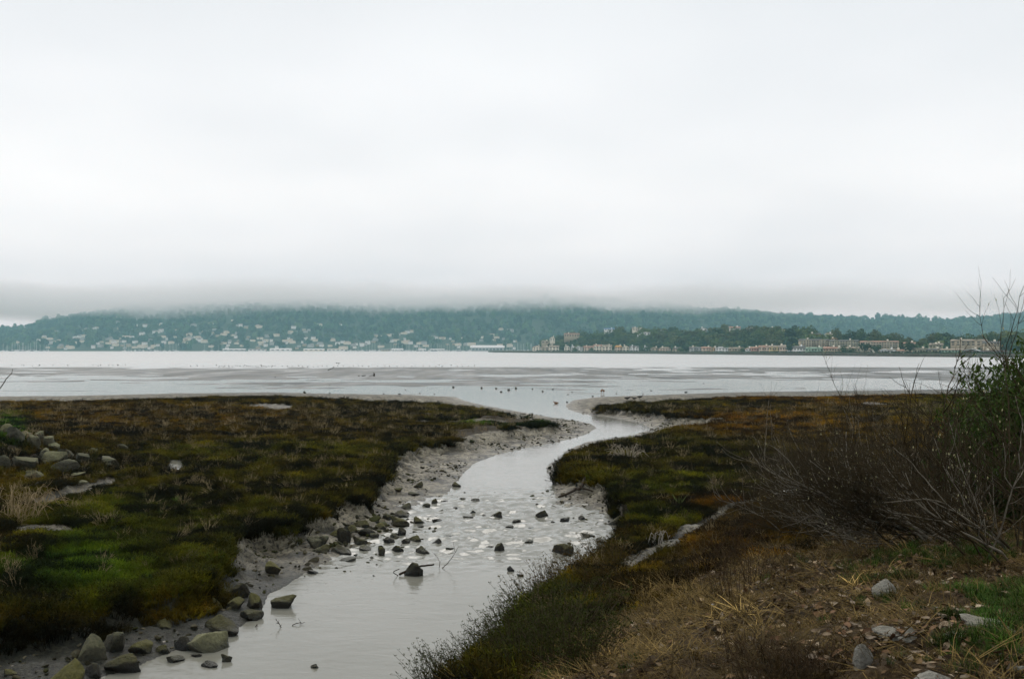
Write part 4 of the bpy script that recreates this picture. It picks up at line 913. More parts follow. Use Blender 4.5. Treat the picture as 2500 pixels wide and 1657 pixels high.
# ================================================================== ROCKS
def rock_mesh(seed, mat, cuts=13, sub=4, rough=.085):
    r = np.random.default_rng(seed); bm = bmesh.new(); bmesh.ops.create_icosphere(bm, subdivisions=sub, radius=1)
    V = np.array([v.co for v in bm.verts])
    for k in range(cuts):                                   # broken faces
        n = r.normal(size=3); n[2] *= .8; n /= np.linalg.norm(n); d = r.uniform(.42, .74)
        s_ = V @ n; V = V - np.maximum(0, s_ - d)[:, None] * n * .89
    o = r.uniform(0, 50, 3)
    for a, f in ((rough * 1.6, 1.3), (rough * 1.0, 3.1), (rough * .7, 7)):
        nn = (fbm(V[:, 0] * f + o[0] + V[:, 2] * f * .7, V[:, 1] * f + o[1] - V[:, 2] * f * .6, 2) - .5)[:, None]
        V = V * (1 + a * 2 * nn)
    V[:, 2] -= (V[:, 2].max() + V[:, 2].min()) / 2
    V /= np.abs(V).max(0)
    for v, c in zip(bm.verts, V): v.co = c
    me = bpy.data.meshes.new('rock'); bm.to_mesh(me); bm.free(); me.materials.append(mat)
    me.polygons.foreach_set('use_smooth', np.ones(len(me.polygons), bool)); me.set_sharp_from_angle(angle=math.radians(48))
    return me
def rock_mat(name, dry1, dry2, moss, moss_amt):
    m, t, b = new_mat(name)
    g = N(t, 'ShaderNodeNewGeometry'); oi = N(t, 'ShaderNodeObjectInfo')
    f1 = noise_n(t, 5.0, 5, .6); f2 = noise_n(t, 28, 5, .65); f3 = noise_n(t, 2.2, 3)
    c = ramp(t, f1, [(.3, dry2), (.7, dry1)])
    c = mix_c(t, 1.0, c, ramp(t, f2, [(.3, (.55, .55, .55)), (.7, (1.25, 1.25, 1.25))]), 'MULTIPLY')
    nz = N(t, 'ShaderNodeSeparateXYZ'); L(t, g.outputs['Normal'], nz.inputs[0])
    mf = math_n(t, 'ADD', math_n(t, 'MULTIPLY', nz.outputs[2], .60), math_n(t, 'ADD', f3, math_n(t, 'MULTIPLY', oi.outputs['Random'], .35)))
    mr = N(t, 'ShaderNodeMapRange', interpolation_type='SMOOTHSTEP'); L(t, mf, mr.inputs[0]); mr.inputs[1].default_value = .70; mr.inputs[2].default_value = 1.35; mr.inputs[4].default_value = moss_amt
    c = mix_c(t, mr.outputs[0], c, ramp(t, f2, [(.3, tuple(v * .5 for v in moss)), (.7, moss)]))
    pz = N(t, 'ShaderNodeSeparateXYZ'); L(t, g.outputs['Position'], pz.inputs[0])       # soaked band at the water line
    wt = N(t, 'ShaderNodeMapRange', interpolation_type='SMOOTHSTEP'); L(t, math_n(t, 'ADD', pz.outputs[2], math_n(t, 'MULTIPLY', f1, .08)), wt.inputs[0]); wt.inputs[1].default_value = .06; wt.inputs[2].default_value = .20; wt.inputs[3].default_value = .30; wt.inputs[4].default_value = 1
    vv = N(t, 'ShaderNodeCombineXYZ')
    for i in range(3): L(t, wt.outputs[0], vv.inputs[i])
    c = mix_c(t, 1.0, c, vv.outputs[0], 'MULTIPLY')
    hv = N(t, 'ShaderNodeHueSaturation'); L(t, c, hv.inputs['Color']); vr = N(t, 'ShaderNodeMapRange'); L(t, oi.outputs['Random'], vr.inputs[0]); vr.inputs[3].default_value = .55; vr.inputs[4].default_value = 1.35; L(t, vr.outputs[0], hv.inputs['Value'])
    L(t, hv.outputs[0], b.inputs['Base Color'])
    rg = N(t, 'ShaderNodeMapRange'); L(t, wt.outputs[0], rg.inputs[0]); rg.inputs[1].default_value = .3; rg.inputs[3].default_value = .35; rg.inputs[4].default_value = .85
    L(t, rg.outputs[0], b.inputs['Roughness']); b.inputs['Specular IOR Level'].default_value = .35
    bump_n(t, b, math_n(t, 'ADD', f2, f1), .9, .04)
    return m
m_rs = rock_mat('stream_rock', (.058, .049, .028), (.018, .015, .009), (.105, .096, .024), .95)
m_rp = rock_mat('pale_rock', (.13, .12, .078), (.040, .036, .022), (.185, .178, .088), .9)
m_rg = rock_mat('granite_rock', (.46, .435, .37), (.22, .205, .17), (.12, .105, .05), .4)
RK = {'s': [rock_mesh(500 + i, m_rs) for i in range(9)], 'p': [rock_mesh(530 + i, m_rp, 12, 4, .09) for i in range(7)], 'g': [rock_mesh(560 + i, m_rg, 11, 4, .10) for i in range(5)]}
rk_n = 0
def rock(u, vb, wpx, hpx, kind, label, group=None, sink=.40, on=None, dz=0.0, name='rock'):
    """rock whose visible foot is at photo pixel (u, vb), wpx wide and hpx tall there"""
    global rk_n; rk_n += 1
    z = 0.0
    for _ in range(6):
        x, y, _z = px(u, vb, z); h = hz(x, y); z = max(0.0, h) if on is None else on
    s = y / F; W2 = wpx * s / 2; dpt = W2 * random.uniform(.65, .95)
    H = max((.65 if kind == 'g' else .5) * hpx * s, hpx * s - 1.1 * dpt * (CAMZ - z) / y); y += dpt * .55; x = y * (u - CX) / F
    full = H / (1 - sink)
    o = link(name, RK[kind][rk_n % len(RK[kind])], None, (x, y, z + dz + H - full / 2), (random.uniform(-.15, .15), random.uniform(-.15, .15), random.choice((0, math.pi)) + random.uniform(-.35, .35)), (W2 * 1.04, dpt, full / 2))
    return tag(o, label, 'rock', group)
S7 = lambda x, y: (650 + x * .3804, 1100 + y * .3804)
S6 = lambda x, y: (x * .33812, 1250 + y * .33812)
SL = lambda x, y: (x * .1913, 1000 + y * .1913)
SR = lambda x, y: (1750 + x * .317, 1200 + y * .317)
GS = 'rocks standing in the stream'
small = 'small dark rock standing in the rippled stream'
for x, y, w_, h, lb in [
    (980, 235, 74, 40, 'dark rock lying on the smooth mud left of the stream bend'), (1222, 232, 56, 36, 'dark rock at the mud edge where the stream bends'), (845, 256, 62, 30, 'mossy stone on the left mud behind the dark rock'),
    (945, 286, 88, 26, 'flat mossy stone in the thin runnel on the left mud'), (1078, 346, 46, 42, 'upright dark rock where the mud meets the riffle'), (1035, 366, 62, 34, small), (1345, 330, 68, 30, 'rounded dark rock at the top of the riffle, mid stream'),
    (1262, 318, 46, 20, small), (662, 352, 78, 52, 'yellowish stone at the foot of the left grass bank'), (895, 372, 100, 46, 'pale topped flat rock above the left rock cluster'), (872, 428, 116, 52, 'broad rock behind the big square rock of the cluster'),
    (855, 482, 118, 66, 'big square mossy rock in the left cluster at the water'), (976, 476, 78, 60, 'peaked dark rock right of the big square rock'), (976, 490, 82, 16, 'flat wet slab under the peaked dark rock'), (1090, 458, 88, 28, 'flat oblong rock right of the peaked rock'),
    (870, 542, 60, 58, 'upright dark block below the big square rock'), (785, 442, 78, 40, small), (740, 502, 94, 46, 'dark rock wedged left of the upright block'), (1122, 394, 52, 22, small), (1325, 404, 42, 26, small), (1295, 438, 72, 26, 'low dark rock just left of the middle of the riffle'),
    (1480, 434, 86, 50, 'round pale mossy rock in the middle of the riffle'), (1605, 461, 60, 26, small), (1566, 494, 72, 22, small), (1770, 430, 82, 52, 'rounded pale rock in the right half of the riffle'), (1920, 455, 62, 30, small), (2028, 440, 50, 30, small),
    (2245, 474, 124, 66, 'large dark rock on the right mud below the bank'), (2140, 516, 42, 16, small), (2062, 557, 102, 34, 'low mossy rock by the right edge of the riffle'), (2145, 592, 84, 36, 'dark rock against the right bank beside the riffle'), (2230, 590, 90, 50, 'dark clod of bank by the right edge of the riffle'),
    (650, 545, 130, 56, 'dark wide rock in the heart of the left cluster'), (612, 494, 110, 56, 'mossy brown rock at the top of the left cluster'), (500, 594, 104, 110, 'tall dark rock at the left of the cluster'), (340, 606, 136, 92, None), (360, 648, 130, 62, 'dark wet rock under the pale topped boulder'),
    (485, 660, 130, 68, 'broad dark rock at the cluster foot, left of the open water'), (602, 604, 96, 62, 'dark rock right of the tall one in the left cluster'), (640, 644, 112, 42, 'pointed low rock at the cluster foot'), (792, 598, 78, 50, 'mossy olive rock left of the paired stones'), (890, 598, 72, 40, 'left stone of the pair below the upright block'),
    (952, 588, 88, 52, 'right stone of the pair below the upright block'), (740, 668, 54, 60, 'spiky rock at the lower edge of the cluster'), (835, 654, 98, 56, 'round dark rock at the lower edge of the cluster'), (1090, 603, 92, 46, 'flat-topped rock right of the paired stones'), (1005, 664, 92, 58, 'peaked olive rock below the paired stones'),
    (1180, 643, 56, 28, small), (1335, 574, 22, 22, small), (1492, 648, 74, 62, 'lone conical rock mid stream below the riffle'), (1690, 590, 72, 24, small), (1175, 556, 84, 14, 'flat awash slab mid stream'), (1916, 662, 148, 74, 'squared block of stone at the right bank shrubs'),
    (935, 806, 146, 100, 'big jagged mossy boulder with a stick against it in mid stream'), (690, 804, 22, 10, small), (1570, 772, 48, 36, small), (1630, 806, 48, 22, small), (530, 713, 124, 34, 'long low mossy rock at the cluster foot by still water'), (680, 697, 28, 22, small), (570, 672, 32, 12, small),
    (820, 560, 60, 34, 'dark small rock behind the olive rock in the cluster'), (690, 560, 80, 40, 'dark rock left of the olive rock'), (560, 520, 90, 44, 'brown rock half in the mud of the left cluster'), (440, 540, 90, 50, 'dark muddy rock behind the tall one'),
    (1400, 420, 34, 14, small), (1700, 500, 40, 12, small), (1840, 460, 34, 12, small), (1210, 372, 40, 14, small), (1150, 328, 44, 12, small), (1990, 512, 44, 12, small), (1430, 620, 60, 12, small), (1270, 610, 50, 10, small), (760, 370, 40, 22, small), (720, 360, 34, 20, small)]:
    u, v = S7(x, y)
    if lb is None: rock(u, v, w_ * .38, h * .38, 'p', 'pale topped boulder at the left end of the rock cluster')
    else: rock(u, v, w_ * .3804, h * .3804, 's', lb, GS if lb == small else None)
for x, y, w_, h, k, lb in [
    (110 * 1.125 + 1922, 695, 190, 108, 's', 'dark jagged boulder standing in still water off the left bank'), (1970, 445, 136, 104, 's', 'brown rock alone on the grey mud slope'), (1720, 615, 156, 112, 's', 'mossy green rock at the top of the lower left rocks'), (1690, 695, 146, 82, 's', 'flat mossy rock below the top one of the lower left rocks'),
    (1836, 690, 126, 120, 's', 'tall leaning rock at the water among the lower left rocks'), (1820, 780, 190, 92, 's', 'wet dark rock at the waterline under the leaning one'), (1342, 735, 186, 114, 's', 'olive rock half buried in the dark left mud'), (1552, 706, 126, 112, 's', 'narrow mossy rock left of the flat one'),
    (1612, 876, 278, 146, 's', 'large dark mossy slab above the pale boulder at the water'), (1482, 1004, 336, 180, 'p', 'broad pale boulder at the waters edge lower left'), (822, 1008, 226, 168, 'p', 'rounder right-hand one of two touching pale boulders'), (652, 1068, 246, 196, 'p', 'knobbly left-hand one of two touching pale boulders'),
    (1042, 1016, 196, 112, 's', 'dark rock right of the two touching pale boulders'), (1172, 1004, 104, 70, 's', 'small grey rock beside a white shell at the shore'), (882, 1156, 268, 146, 's', 'wide brown rock at the water below the pale pair'), (682, 1190, 146, 112, 's', 'grey green rock between the front boulder and the wide brown rock'),
    (470, 1275, 372, 240, 's', 'big dark rounded boulder at the bottom left corner'), (1516, 1118, 120, 58, 's', 'left one of two small dark rocks in still water'), (1636, 1078, 84, 62, 's', 'right one of two small dark rocks in still water'), (1420, 1044, 96, 32, 's', 'low wet stone at the tip of the left shore'), (2262, 444, 86, 32, 's', 'small wet stone at the mud edge'),
    (1250, 1080, 150, 60, 's', 'wet stone in the shallow brown water'), (2270, 1124, 60, 36, 's', 'tiny dark rock right of the twigs in still water'), (1480, 560, 110, 60, 's', 'small olive rock above the narrow mossy one'), (2290, 262, 150, 90, 'p', 'pale stone where the left mud meets the cluster'), (60, 1180, 120, 60, 's', 'dark muddy stone near the lower left corner'),
    (1190, 820, 150, 70, 's', 'dark lump of rock in the left mud above the pale boulder')]:
    u, v = S6(x, y); rock(u, v, w_ * .338, h * .338, k, lb)
PL = 'boulder in the heap of pale rocks at the left edge'
for x, y, w_, h, lb in [(200, 660, 236, 168, 'large rounded rock at the left of the rock heap'), (55, 790, 190, 160, 'rock cut off by the left edge, lowest of the heap'), (330, 790, 326, 138, 'long pale slab at the foot of the rock heap'), (400, 650, 136, 130, PL), (450, 570, 156, 160, 'leaning tall rock at the top middle of the heap'),
                        (566, 650, 116, 96, 'small pale rounded rock in the middle of the heap'), (720, 740, 310, 158, 'big dark sided block right in the heap'), (830, 625, 186, 96, 'pale topped block behind the dark sided one'), (860, 830, 340, 146, 'yellowish wedge of rock at the right foot of the heap'), (1040, 710, 166, 124, 'upright brownish rock at the right end of the heap'),
                        (1180, 595, 116, 74, 'greenish small rock beyond the heap'), (1400, 700, 268, 116, 'flat grey outcrop right of the heap'), (1572, 575, 146, 58, 'pale flat stone in the weeds right of the heap'), (1390, 768, 126, 48, 'little pale stone below the flat outcrop'), (440, 870, 220, 92, 'pale mound of rock in the creek before the heap'),
                        (520, 460, 106, 96, PL), (620, 565, 136, 126, PL), (330, 410, 156, 104, PL), (490, 1016, 116, 54, 'small grey stone on the creek edge'), (1030, 940, 156, 48, 'flat olive stone lying in the creek'), (1010, 884, 176, 36, 'thin pale slab lying in the creek'), (500, 380, 126, 66, PL), (100, 490, 156, 124, PL), (250, 540, 150, 90, PL), (700, 560, 150, 80, PL), (150, 420, 120, 70, PL)]:
    u, v = SL(x, y); rock(u, v, w_ * .215, h * .225, 'p', lb, 'boulders of the heap at the left edge' if lb == PL else None, sink=.12, dz=.08)
for x, y, w_, h, lb in [(1290, 795, 226, 152, 'pale granite boulder in the leaf litter under the shrubs'), (1430, 1140, 410, 62, 'long flat pale stone in the near right litter'), (2050, 1066, 390, 106, 'long pale stone at the right among grass'), (1850, 1166, 206, 46, 'small flat pale stone between the two long ones'), (1112, 1370, 170, 216, 'grey upright stone by the dark weeds at the bottom'),
                        (1660, 1460, 360, 190, 'broad brown grey stone cut by the bottom edge'), (1680, 925, 166, 48, 'pinkish flat stone in the litter'), (2330, 1330, 90, 60, 'brown stone at the lower right edge')]:
    u, v = SR(x, y); rock(u, v, w_ * .317, h * .317, 'g', lb, sink=.35)
for x, y, w_, h, lb in [(1455, 1080, 70, 30, 'pale rock in the near grass of the left bank')]:
    rock(150, 1268, 52, 16, 'p', 'flat pale rock in the grass of the left bank')
# stones far out on the tide flat
for u, v, w_, h in [(744, 960, 8, 6), (805, 961, 5, 3), (1107, 946, 7, 4), (1176, 948, 6, 4), (1212, 949, 8, 3), (1242, 953, 8, 4), (1224, 957, 7, 3), (1260, 949, 6, 5), (1325, 956, 6, 4), (937, 962, 5, 3), (975, 963, 8, 3), (1025, 960, 5, 2), (1060, 962, 4, 2), (1397, 957, 4, 2),
                    (1447, 968, 5, 3), (1387, 963, 4, 2), (1505, 961, 4, 2), (1570, 961, 4, 2), (1590, 954, 6, 2), (1675, 958, 9, 3), (1718, 936, 4, 2), (1384, 982, 5, 3), (1412, 983, 3, 2), (876, 918, 5, 2), (672, 921, 3, 2), (805, 941, 3, 2), (990, 952, 4, 2), (1300, 950, 4, 3), (1350, 951, 4, 3)]:
    rock(u, v, w_, h, 's', 'small dark stone out on the wet tide flat', 'stones scattered on the tide flat', sink=.25)

# ================================================================== WOOD, TWIGS, CLUMPS
m_wood = simple('wet_wood', (.050, .036, .022), (.025, .018, .012), scale=30, bump=.5, bdist=.01)
m_pale = simple('bleached_wood', (.50, .46, .40), (.32, .28, .23), scale=25, bump=.4, bdist=.01)
m_bark = simple('willow_bark', (.066, .048, .022), (.028, .020, .010), scale=18)
m_barkp = simple('pale_bark', (.27, .24, .19), (.12, .10, .07), scale=14)
m_catk = simple('catkin', (.46, .43, .25), (.30, .27, .13), scale=40)
m_straw = simple('straw', (.38, .29, .16), (.20, .14, .07), scale=12)
def smooth_path(P, n=24, wob=0.0, seed=0):
    P = np.asarray(P, float); t = np.linspace(0, len(P) - 1, n); i = np.clip(t.astype(int), 0, len(P) - 2); f = (t - i)[:, None]
    p0 = P[np.maximum(i - 1, 0)]; p1 = P[i]; p2 = P[i + 1]; p3 = P[np.minimum(i + 2, len(P) - 1)]
    q = .5 * (2 * p1 + (p2 - p0) * f + (2 * p0 - 5 * p1 + 4 * p2 - p3) * f ** 2 + (3 * p1 - p0 - 3 * p2 + p3) * f ** 3)
    return q + np.random.default_rng(seed).normal(0, wob, q.shape)
def spot(u, v, extra=0.0):
    z = 0.3
    for _ in range(7): x, y, _q = px(u, v, z); z = max(0, hz(x, y))
    return np.array([x, y, z + extra])
mb = MB(); P = [spot(1363, 1215, .02), spot(1392, 1206, .05), spot(1409, 1194, .09), spot(1419, 1177, .14), spot(1440, 1167, .10), spot(1478, 1160, .02)]
mb.tube(smooth_path(P, 26, .006, 3), np.linspace(.028, .055, 26), 7); mb.tube(smooth_path([P[3], P[3] + (.25, -.1, -.05), P[3] + (.5, -.25, -.16)], 8), np.linspace(.03, .012, 8), 5)
tag(link('fallen_branch', mb.mesh('fallen_branch', m_wood, True)), 'dark bent branch reaching from the right bank to the stream', 'branch')
mb = MB(); a = np.array(px(975, 1406, 0)) + (0, 0, .03); b_ = np.array(px(1058, 1391, 0)) + (0, 0, .10)
mb.tube(smooth_path([a, (a + b_) / 2 + (0, 0, .04), b_], 12, .004, 1), np.linspace(.022, .016, 12), 6); mb.tube(smooth_path([np.array(px(972, 1404, 0)), np.array(px(960, 1396, .1)), np.array(px(975, 1388, .14))], 8), .008, 4)
tag(link('stick', mb.mesh('stick', m_wood, True)), 'brown stick lying against the jagged boulder in mid stream', 'stick')
def twig(name, P, rad, label, kids=5, seed=0, mat=None, cat='twig'):
    r = np.random.default_rng(seed); mb = MB(); Q = smooth_path(P, 16, rad * .6, seed); mb.tube(Q, np.linspace(rad, rad * .35, 16), 5)
    for k in range(kids):
        i = r.integers(4, 14); d = Q[i + 1] - Q[i]; d /= np.linalg.norm(d); s_ = np.cross(d, r.normal(size=3)); l = np.linalg.norm(Q[-1] - Q[0]) * r.uniform(.2, .45)
        e = Q[i] + (d * .6 + s_ * .6 + (0, 0, .2)) * l; mb.tube(smooth_path([Q[i], (Q[i] + e) / 2 + r.normal(0, .03, 3) * l, e], 6), np.linspace(rad * .5, rad * .25, 6), 4)
    return tag(link(name, mb.mesh(name, mat or m_wood)), label, cat)
def w0(u, v, d): return np.array(pd(u, v, d))
yb = px(1072, 1386, 0)[1]
twig('twig', [w0(1072, 1388, yb), w0(1073, 1370, yb), w0(1060, 1350, yb + .1)], .007, 'thin forked twig rising from the stream right of the boulder', 2, 2)
twig('twig', [w0(1080, 1386, yb), w0(1100, 1365, yb), w0(1120, 1333, yb + .1)], .008, 'thin arched twig leaning right out of the stream', 1, 4)
yb = px(688, 1530, 0)[1]
for k, (du, dv) in enumerate([(-16, -20), (8, -22), (14, -18), (-4, -24)]):
    if k == 0: twig('twig', [w0(688, 1537, yb), w0(684, 1524, yb), w0(674, 1512, yb)], .008, 'forked dead twig poking from still water lower left', 6, 7)
twig('twig', [w0(706, 1536, yb), w0(720, 1522, yb + .1), w0(744, 1519, yb + .15)], .009, 'low bent twig right of the forked one in still water', 3, 8)
twig('twig', [w0(622, 1534, yb), w0(628, 1524, yb), w0(626, 1538, yb)], .007, 'tiny looped twig left of the forked one in still water', 1, 9)
# weathered plank on the right marsh, sticks on the tide flat
e = spot(2136, 992, .10); mb = MB(); s_ = e[1] / F; mb.box(-26 * s_, 26 * s_, -.20, .20, -.14, .10); mb.box(-25 * s_, 10 * s_, -.08, .22, .105, .15)
tag(link('plank', mb.mesh('plank', m_pale), None, tuple(e), (0, .03, .12)), 'bleached white plank lying on the right marsh', 'plank')
a = spot(800, 904, .02); b_ = np.array(pd(816, 896, a[1]))
mb = MB(); mb.tube(smooth_path([a, (a + b_) / 2, b_], 6), np.linspace(.07, .04, 6), 6); tag(link('driftwood', mb.mesh('driftwood', m_wood)), 'slanting driftwood stick at the outer edge of the tide flat', 'driftwood')
a = spot(913, 918, 0); mb = MB(); mb.tube([a, a + (.03, 0, .22), a + (.06, 0, .42)], [.15, .12, .08], 7); mb.tube([a + (-.7, 0, .03), a + (-.2, 0, .12), a], [.03, .045, .05], 5); mb.tube([a + (.03, 0, .4), a + (-.1, 0, .52)], [.05, .03], 5)
tag(link('driftwood_stump', mb.mesh('driftwood_stump', m_wood)), 'dark driftwood stump out on the tide flat', 'driftwood')
a = spot(888, 918, .05); mb = MB(); mb.tube([a + (-.3, 0, 0), a + (.3, 0, .06)], [.07, .05], 6); tag(link('driftwood', mb.mesh('driftwood', m_wood)), 'short log left of the driftwood stump on the tide flat', 'driftwood')

def stalk_clump(name, c, n, h, lean, spread, rad, mat, label, cat, seed, droop=.5, heads=False):
    """clump of separate bent stalks"""
    r = np.random.default_rng(seed); e = empty(name, tuple(c)); mb = MB(); hd = MB()
    for i in range(n):
        a = r.uniform(0, 6.28); q = spread * math.sqrt(r.random()); b0 = np.array([q * math.cos(a), q * math.sin(a) * .8, -.05]); a += r.normal(0, .6); l = lean * r.uniform(.2, 1.2); hh = h * r.uniform(.45, 1.05)
        o = np.array([math.cos(a), math.sin(a), 0])
        P = smooth_path([b0, b0 + o * l * .25 + (0, 0, hh * .6), b0 + o * l * .7 + (0, 0, hh), b0 + o * l * 1.1 + (0, 0, hh * (1 - droop * r.random()))], 9, rad * .4, seed + i)
        mb.tube(P, np.linspace(rad, rad * .45, 9), 3)
        for k in range(2):
            j = r.integers(3, 8); d = np.append(r.normal(0, .7, 2), .5); d /= np.linalg.norm(d); mb.tube([P[j], P[j] + d * h * .12, P[j] + d * h * .2 + (0, 0, h * .04)], [rad * .6, rad * .5, rad * .25], 3)
    link('stalks', mb.mesh('stalks', mat), e)
    return tag(e, label, cat)
stalk_clump('dead_reed_clump', spot(28, 1275), 60, .70, .55, .50, .0075, m_straw, 'tangle of tan dead reeds at the left edge', 'reeds', 31, .8)
stalk_clump('dead_reed_clump', spot(85, 1240), 30, .45, .5, .35, .007, m_straw, 'smaller tangle of tan dead stalks right of the reeds', 'reeds', 32, .8)
stalk_clump('dead_reed_clump', spot(66, 1085), 24, .55, .6, .25, .008, m_straw, 'arching dry stalks over the rock heap', 'reeds', 36, .9)
stalk_clump('dead_stalk_clump', spot(1532, 1122), 40, .55, .55, .26, .010, simple('grey_straw', (.42, .37, .28), (.28, .23, .16), scale=12), 'pale drooping clump of dead stalks on the right marsh', 'dead plant', 33, 1.0)
stalk_clump('dead_stalk_clump', spot(1606, 1330), 9, .28, .18, .10, .009, m_pale, 'few white dead leaves beside the muddy track', 'dead plant', 34, .8)
m_weed = simple('brown_weed', (.075, .045, .020), (.035, .022, .010), scale=20)
for i, (u, v, h, n) in enumerate([(1785, 1470, .62, 16), (1745, 1440, .50, 14), (1840, 1430, .55, 22), (1690, 1430, .45, 18), (1775, 1380, .55, 26), (1815, 1360, .50, 24), (1880, 1660, .24, 50), (1960, 1650, .22, 50), (1840, 1610, .20, 40), (2010, 1620, .18, 40)]):
    stalk_clump('weed', spot(u, v), n, h, h * .6, .16 if h > .4 else .20, .0032, m_weed, ['tall upright brown weed in the middle of the near bank', 'brown weed left of the tall upright one', 'brown weed right of the tall upright one', 'low brown weed at the straw patch', 'reddish weed at the left tips of the bare shrubs', 'reddish weed under the left shrub branches',
                'dark weed clump at the bottom edge', 'dark weed clump right of the bottom one', 'low dark weed behind the bottom clump', 'small dark weed left of the upright grey stone'][i], 'weed', 40 + i, .35)
m_sage = simple('green_leaf', (.045, .085, .022), (.025, .05, .014), scale=12)
e = empty('leafy_weed', tuple(spot(1660, 1236))); mb = MB(); r = np.random.default_rng(4)
for k in range(14):
    a = r.uniform(0, 6.28); d = np.array([math.cos(a) * .6, math.sin(a) * .6, 1]); d /= np.linalg.norm(d); mb.leaf((0, 0, 0), d, np.cross(d, (0.3, 1, .2)), r.uniform(.2, .36), .05, .01)
link('leaves', mb.mesh('leaves', simple('bright_leaf', (.14, .20, .05), scale=9)), e); tag(e, 'small bright green leafy plant on the right marsh', 'plant')

# salt shrubs crowding the near bank above the water
def salt_shrub(seed, n=70):
    r = np.random.default_rng(seed); st = MB(); lf = MB()
    for i in range(n):
        a = r.uniform(0, 6.28); q = .28 * math.sqrt(r.random()); b0 = np.array([q * math.cos(a), q * math.sin(a), -.08]); hh = r.uniform(.3, .75); l = r.uniform(.05, .42); o = np.array([math.cos(a), math.sin(a), 0])
        P = smooth_path([b0, b0 + o * l * .3 + (0, 0, hh * .55), b0 + o * l + (0, 0, hh)], 7, .008, seed + i); st.tube(P, np.linspace(.0045, .002, 7), 3)
        for k in range(22):
            j = r.integers(1, 7); p = P[j] + r.normal(0, .008, 3); d = np.append(r.normal(0, .8, 2), r.uniform(.1, 1)); d /= np.linalg.norm(d); nn = np.cross(d, r.normal(size=3)); nn /= np.linalg.norm(nn)
            lf.leaf(p, d, nn, r.uniform(.025, .06), r.uniform(.008, .014), .002)
    return st.mesh('stems', m_bark), lf
sal = []
for i, c in enumerate([(.050, .060, .010), (.105, .068, .014), (.046, .054, .010)]):
    st, lf = salt_shrub(600 + i * 100); sal.append((st, lf.mesh('leaves', simple('salt_leaf_%d' % i, c, tuple(v * .55 for v in c), scale=9, rough=.85, spec=.06))))
SHR = [(1095, 1660, 0), (1140, 1640, 2), (1170, 1610, 0), (1200, 1590, 2), (1235, 1560, 0), (1260, 1535, 2), (1285, 1510, 0), (1305, 1490, 1), (1330, 1465, 1), (1350, 1445, 1), (1375, 1425, 1), (1400, 1410, 1), (1430, 1398, 1), (1465, 1390, 1), (1500, 1385, 1), (1390, 1440, 1), (1340, 1500, 0), (1300, 1550, 2), (1250, 1600, 0), (1210, 1640, 2), (1310, 1600, 0), (1360, 1560, 2), (1410, 1480, 0), (1455, 1430, 1), (1270, 1640, 0), (1060, 1690, 2), (1110, 1690, 0), (1360, 1630, 2), (1420, 1550, 0), (1420, 1620, 2)]
for u, v, k in SHR:
    c = spot(u, v); e = empty('salt_shrub', tuple(c), random.uniform(0, 6.28)); s_ = random.uniform(.62, .95); e.scale = (s_, s_, s_ * .9)
    link('stems', sal[k][0], e); link('leaves', sal[k][1], e)
    tag(e, ['dark green salt shrub crowding the near right bank over the stream', 'brown tipped salt shrub at the upper end of the near right bank', 'olive salt shrub crowding the near right bank over the stream'][k], 'shrub', ['dark green salt shrubs of the near bank', 'brown salt shrubs of the near bank', 'olive salt shrubs of the near bank'][k])

# bare willow shrubs on the right, an evergreen at the edge
def willow(name, base, seed, stems, h, lean, label, tall=0, spread=.3, kids=(8, 6), thick=1.0):
    kids = (kids[0] + 1, kids[1] + 2)
    r = np.random.default_rng(seed); e = empty(name, tuple(base)); ck = MB(); nck = 0
    def grow(mb, p, d, ln, rad, lev, tw):
        nonlocal nck
        n = 7 if lev < 2 else 5; P = [p]; q = p.copy(); dd = d / np.linalg.norm(d)
        for k in range(n):
            dd = dd + r.normal(0, .13 if lev else .09, 3) + np.array([0, 0, .05 if lev else .03]); dd /= np.linalg.norm(dd)
            q = q + dd * ln / n
            if q[2] < .06: q[2] = .06 + r.random() * .05
            P.append(q.copy())
        P = np.array(P); (mb if lev < 2 else tw).tube(P, np.linspace(rad, rad * .45, n + 1), 4 if lev == 0 else 3)
        if lev < 2:
            for k in range(int(kids[lev] * r.uniform(.7, 1.3))):
                j = r.integers(2 if lev == 0 else 1, n + 1); t_ = P[j] - P[j - 1]; t_ /= np.linalg.norm(t_); s_ = np.cross(t_, r.normal(size=3)); s_ /= np.linalg.norm(s_)
                grow(mb, P[j], t_ * .75 + s_ * .65 + (0, 0, .12), ln * r.uniform(.28, .52), rad * .5, lev + 1, tw)
        else:
            for j in range(2, n + 1):
                if r.random() < .10 and nck < 60:
                    nck += 1; c = P[j]; o8 = np.array([(1, 0, 0), (-1, 0, 0), (0, 1, 0), (0, -1, 0), (0, 0, 2.6), (0, 0, -1.5)]) * r.uniform(.0045, .0085) + c + (0, 0, .008)
                    ck.add(o8, [(0, 2, 4), (2, 1, 4), (1, 3, 4), (3, 0, 4), (2, 0, 5), (1, 2, 5), (3, 1, 5), (0, 3, 5)])
    for i in range(stems):
        mb = MB(); tw = MB(); a = r.uniform(0, 6.28); b0 = np.array([math.cos(a), math.sin(a), 0]) * spread * r.random() + (0, 0, -.08)
        up = i < tall
        d = np.array([r.normal(.05, .12), r.normal(0, .12), 1.0]) if up else np.array([r.normal(lean[0], .55), r.normal(lean[1], .4), r.uniform(.2, .8)])
        grow(mb, b0, d, h * (r.uniform(.95, 1.25) if up else r.uniform(.6, 1.05)), r.uniform(.008, .014) * thick, 0, tw)
        so = link('stem', mb.mesh('stem', m_barkp if r.random() < (.42 if seed in (901, 902, 912, 913) else .2) else m_bark), e)
        if tw.n: link('twigs', tw.mesh('twigs', m_bark), so)
    if nck: link('catkins', ck.mesh('catkins', m_catk), e)
    return tag(e, label, 'shrub')
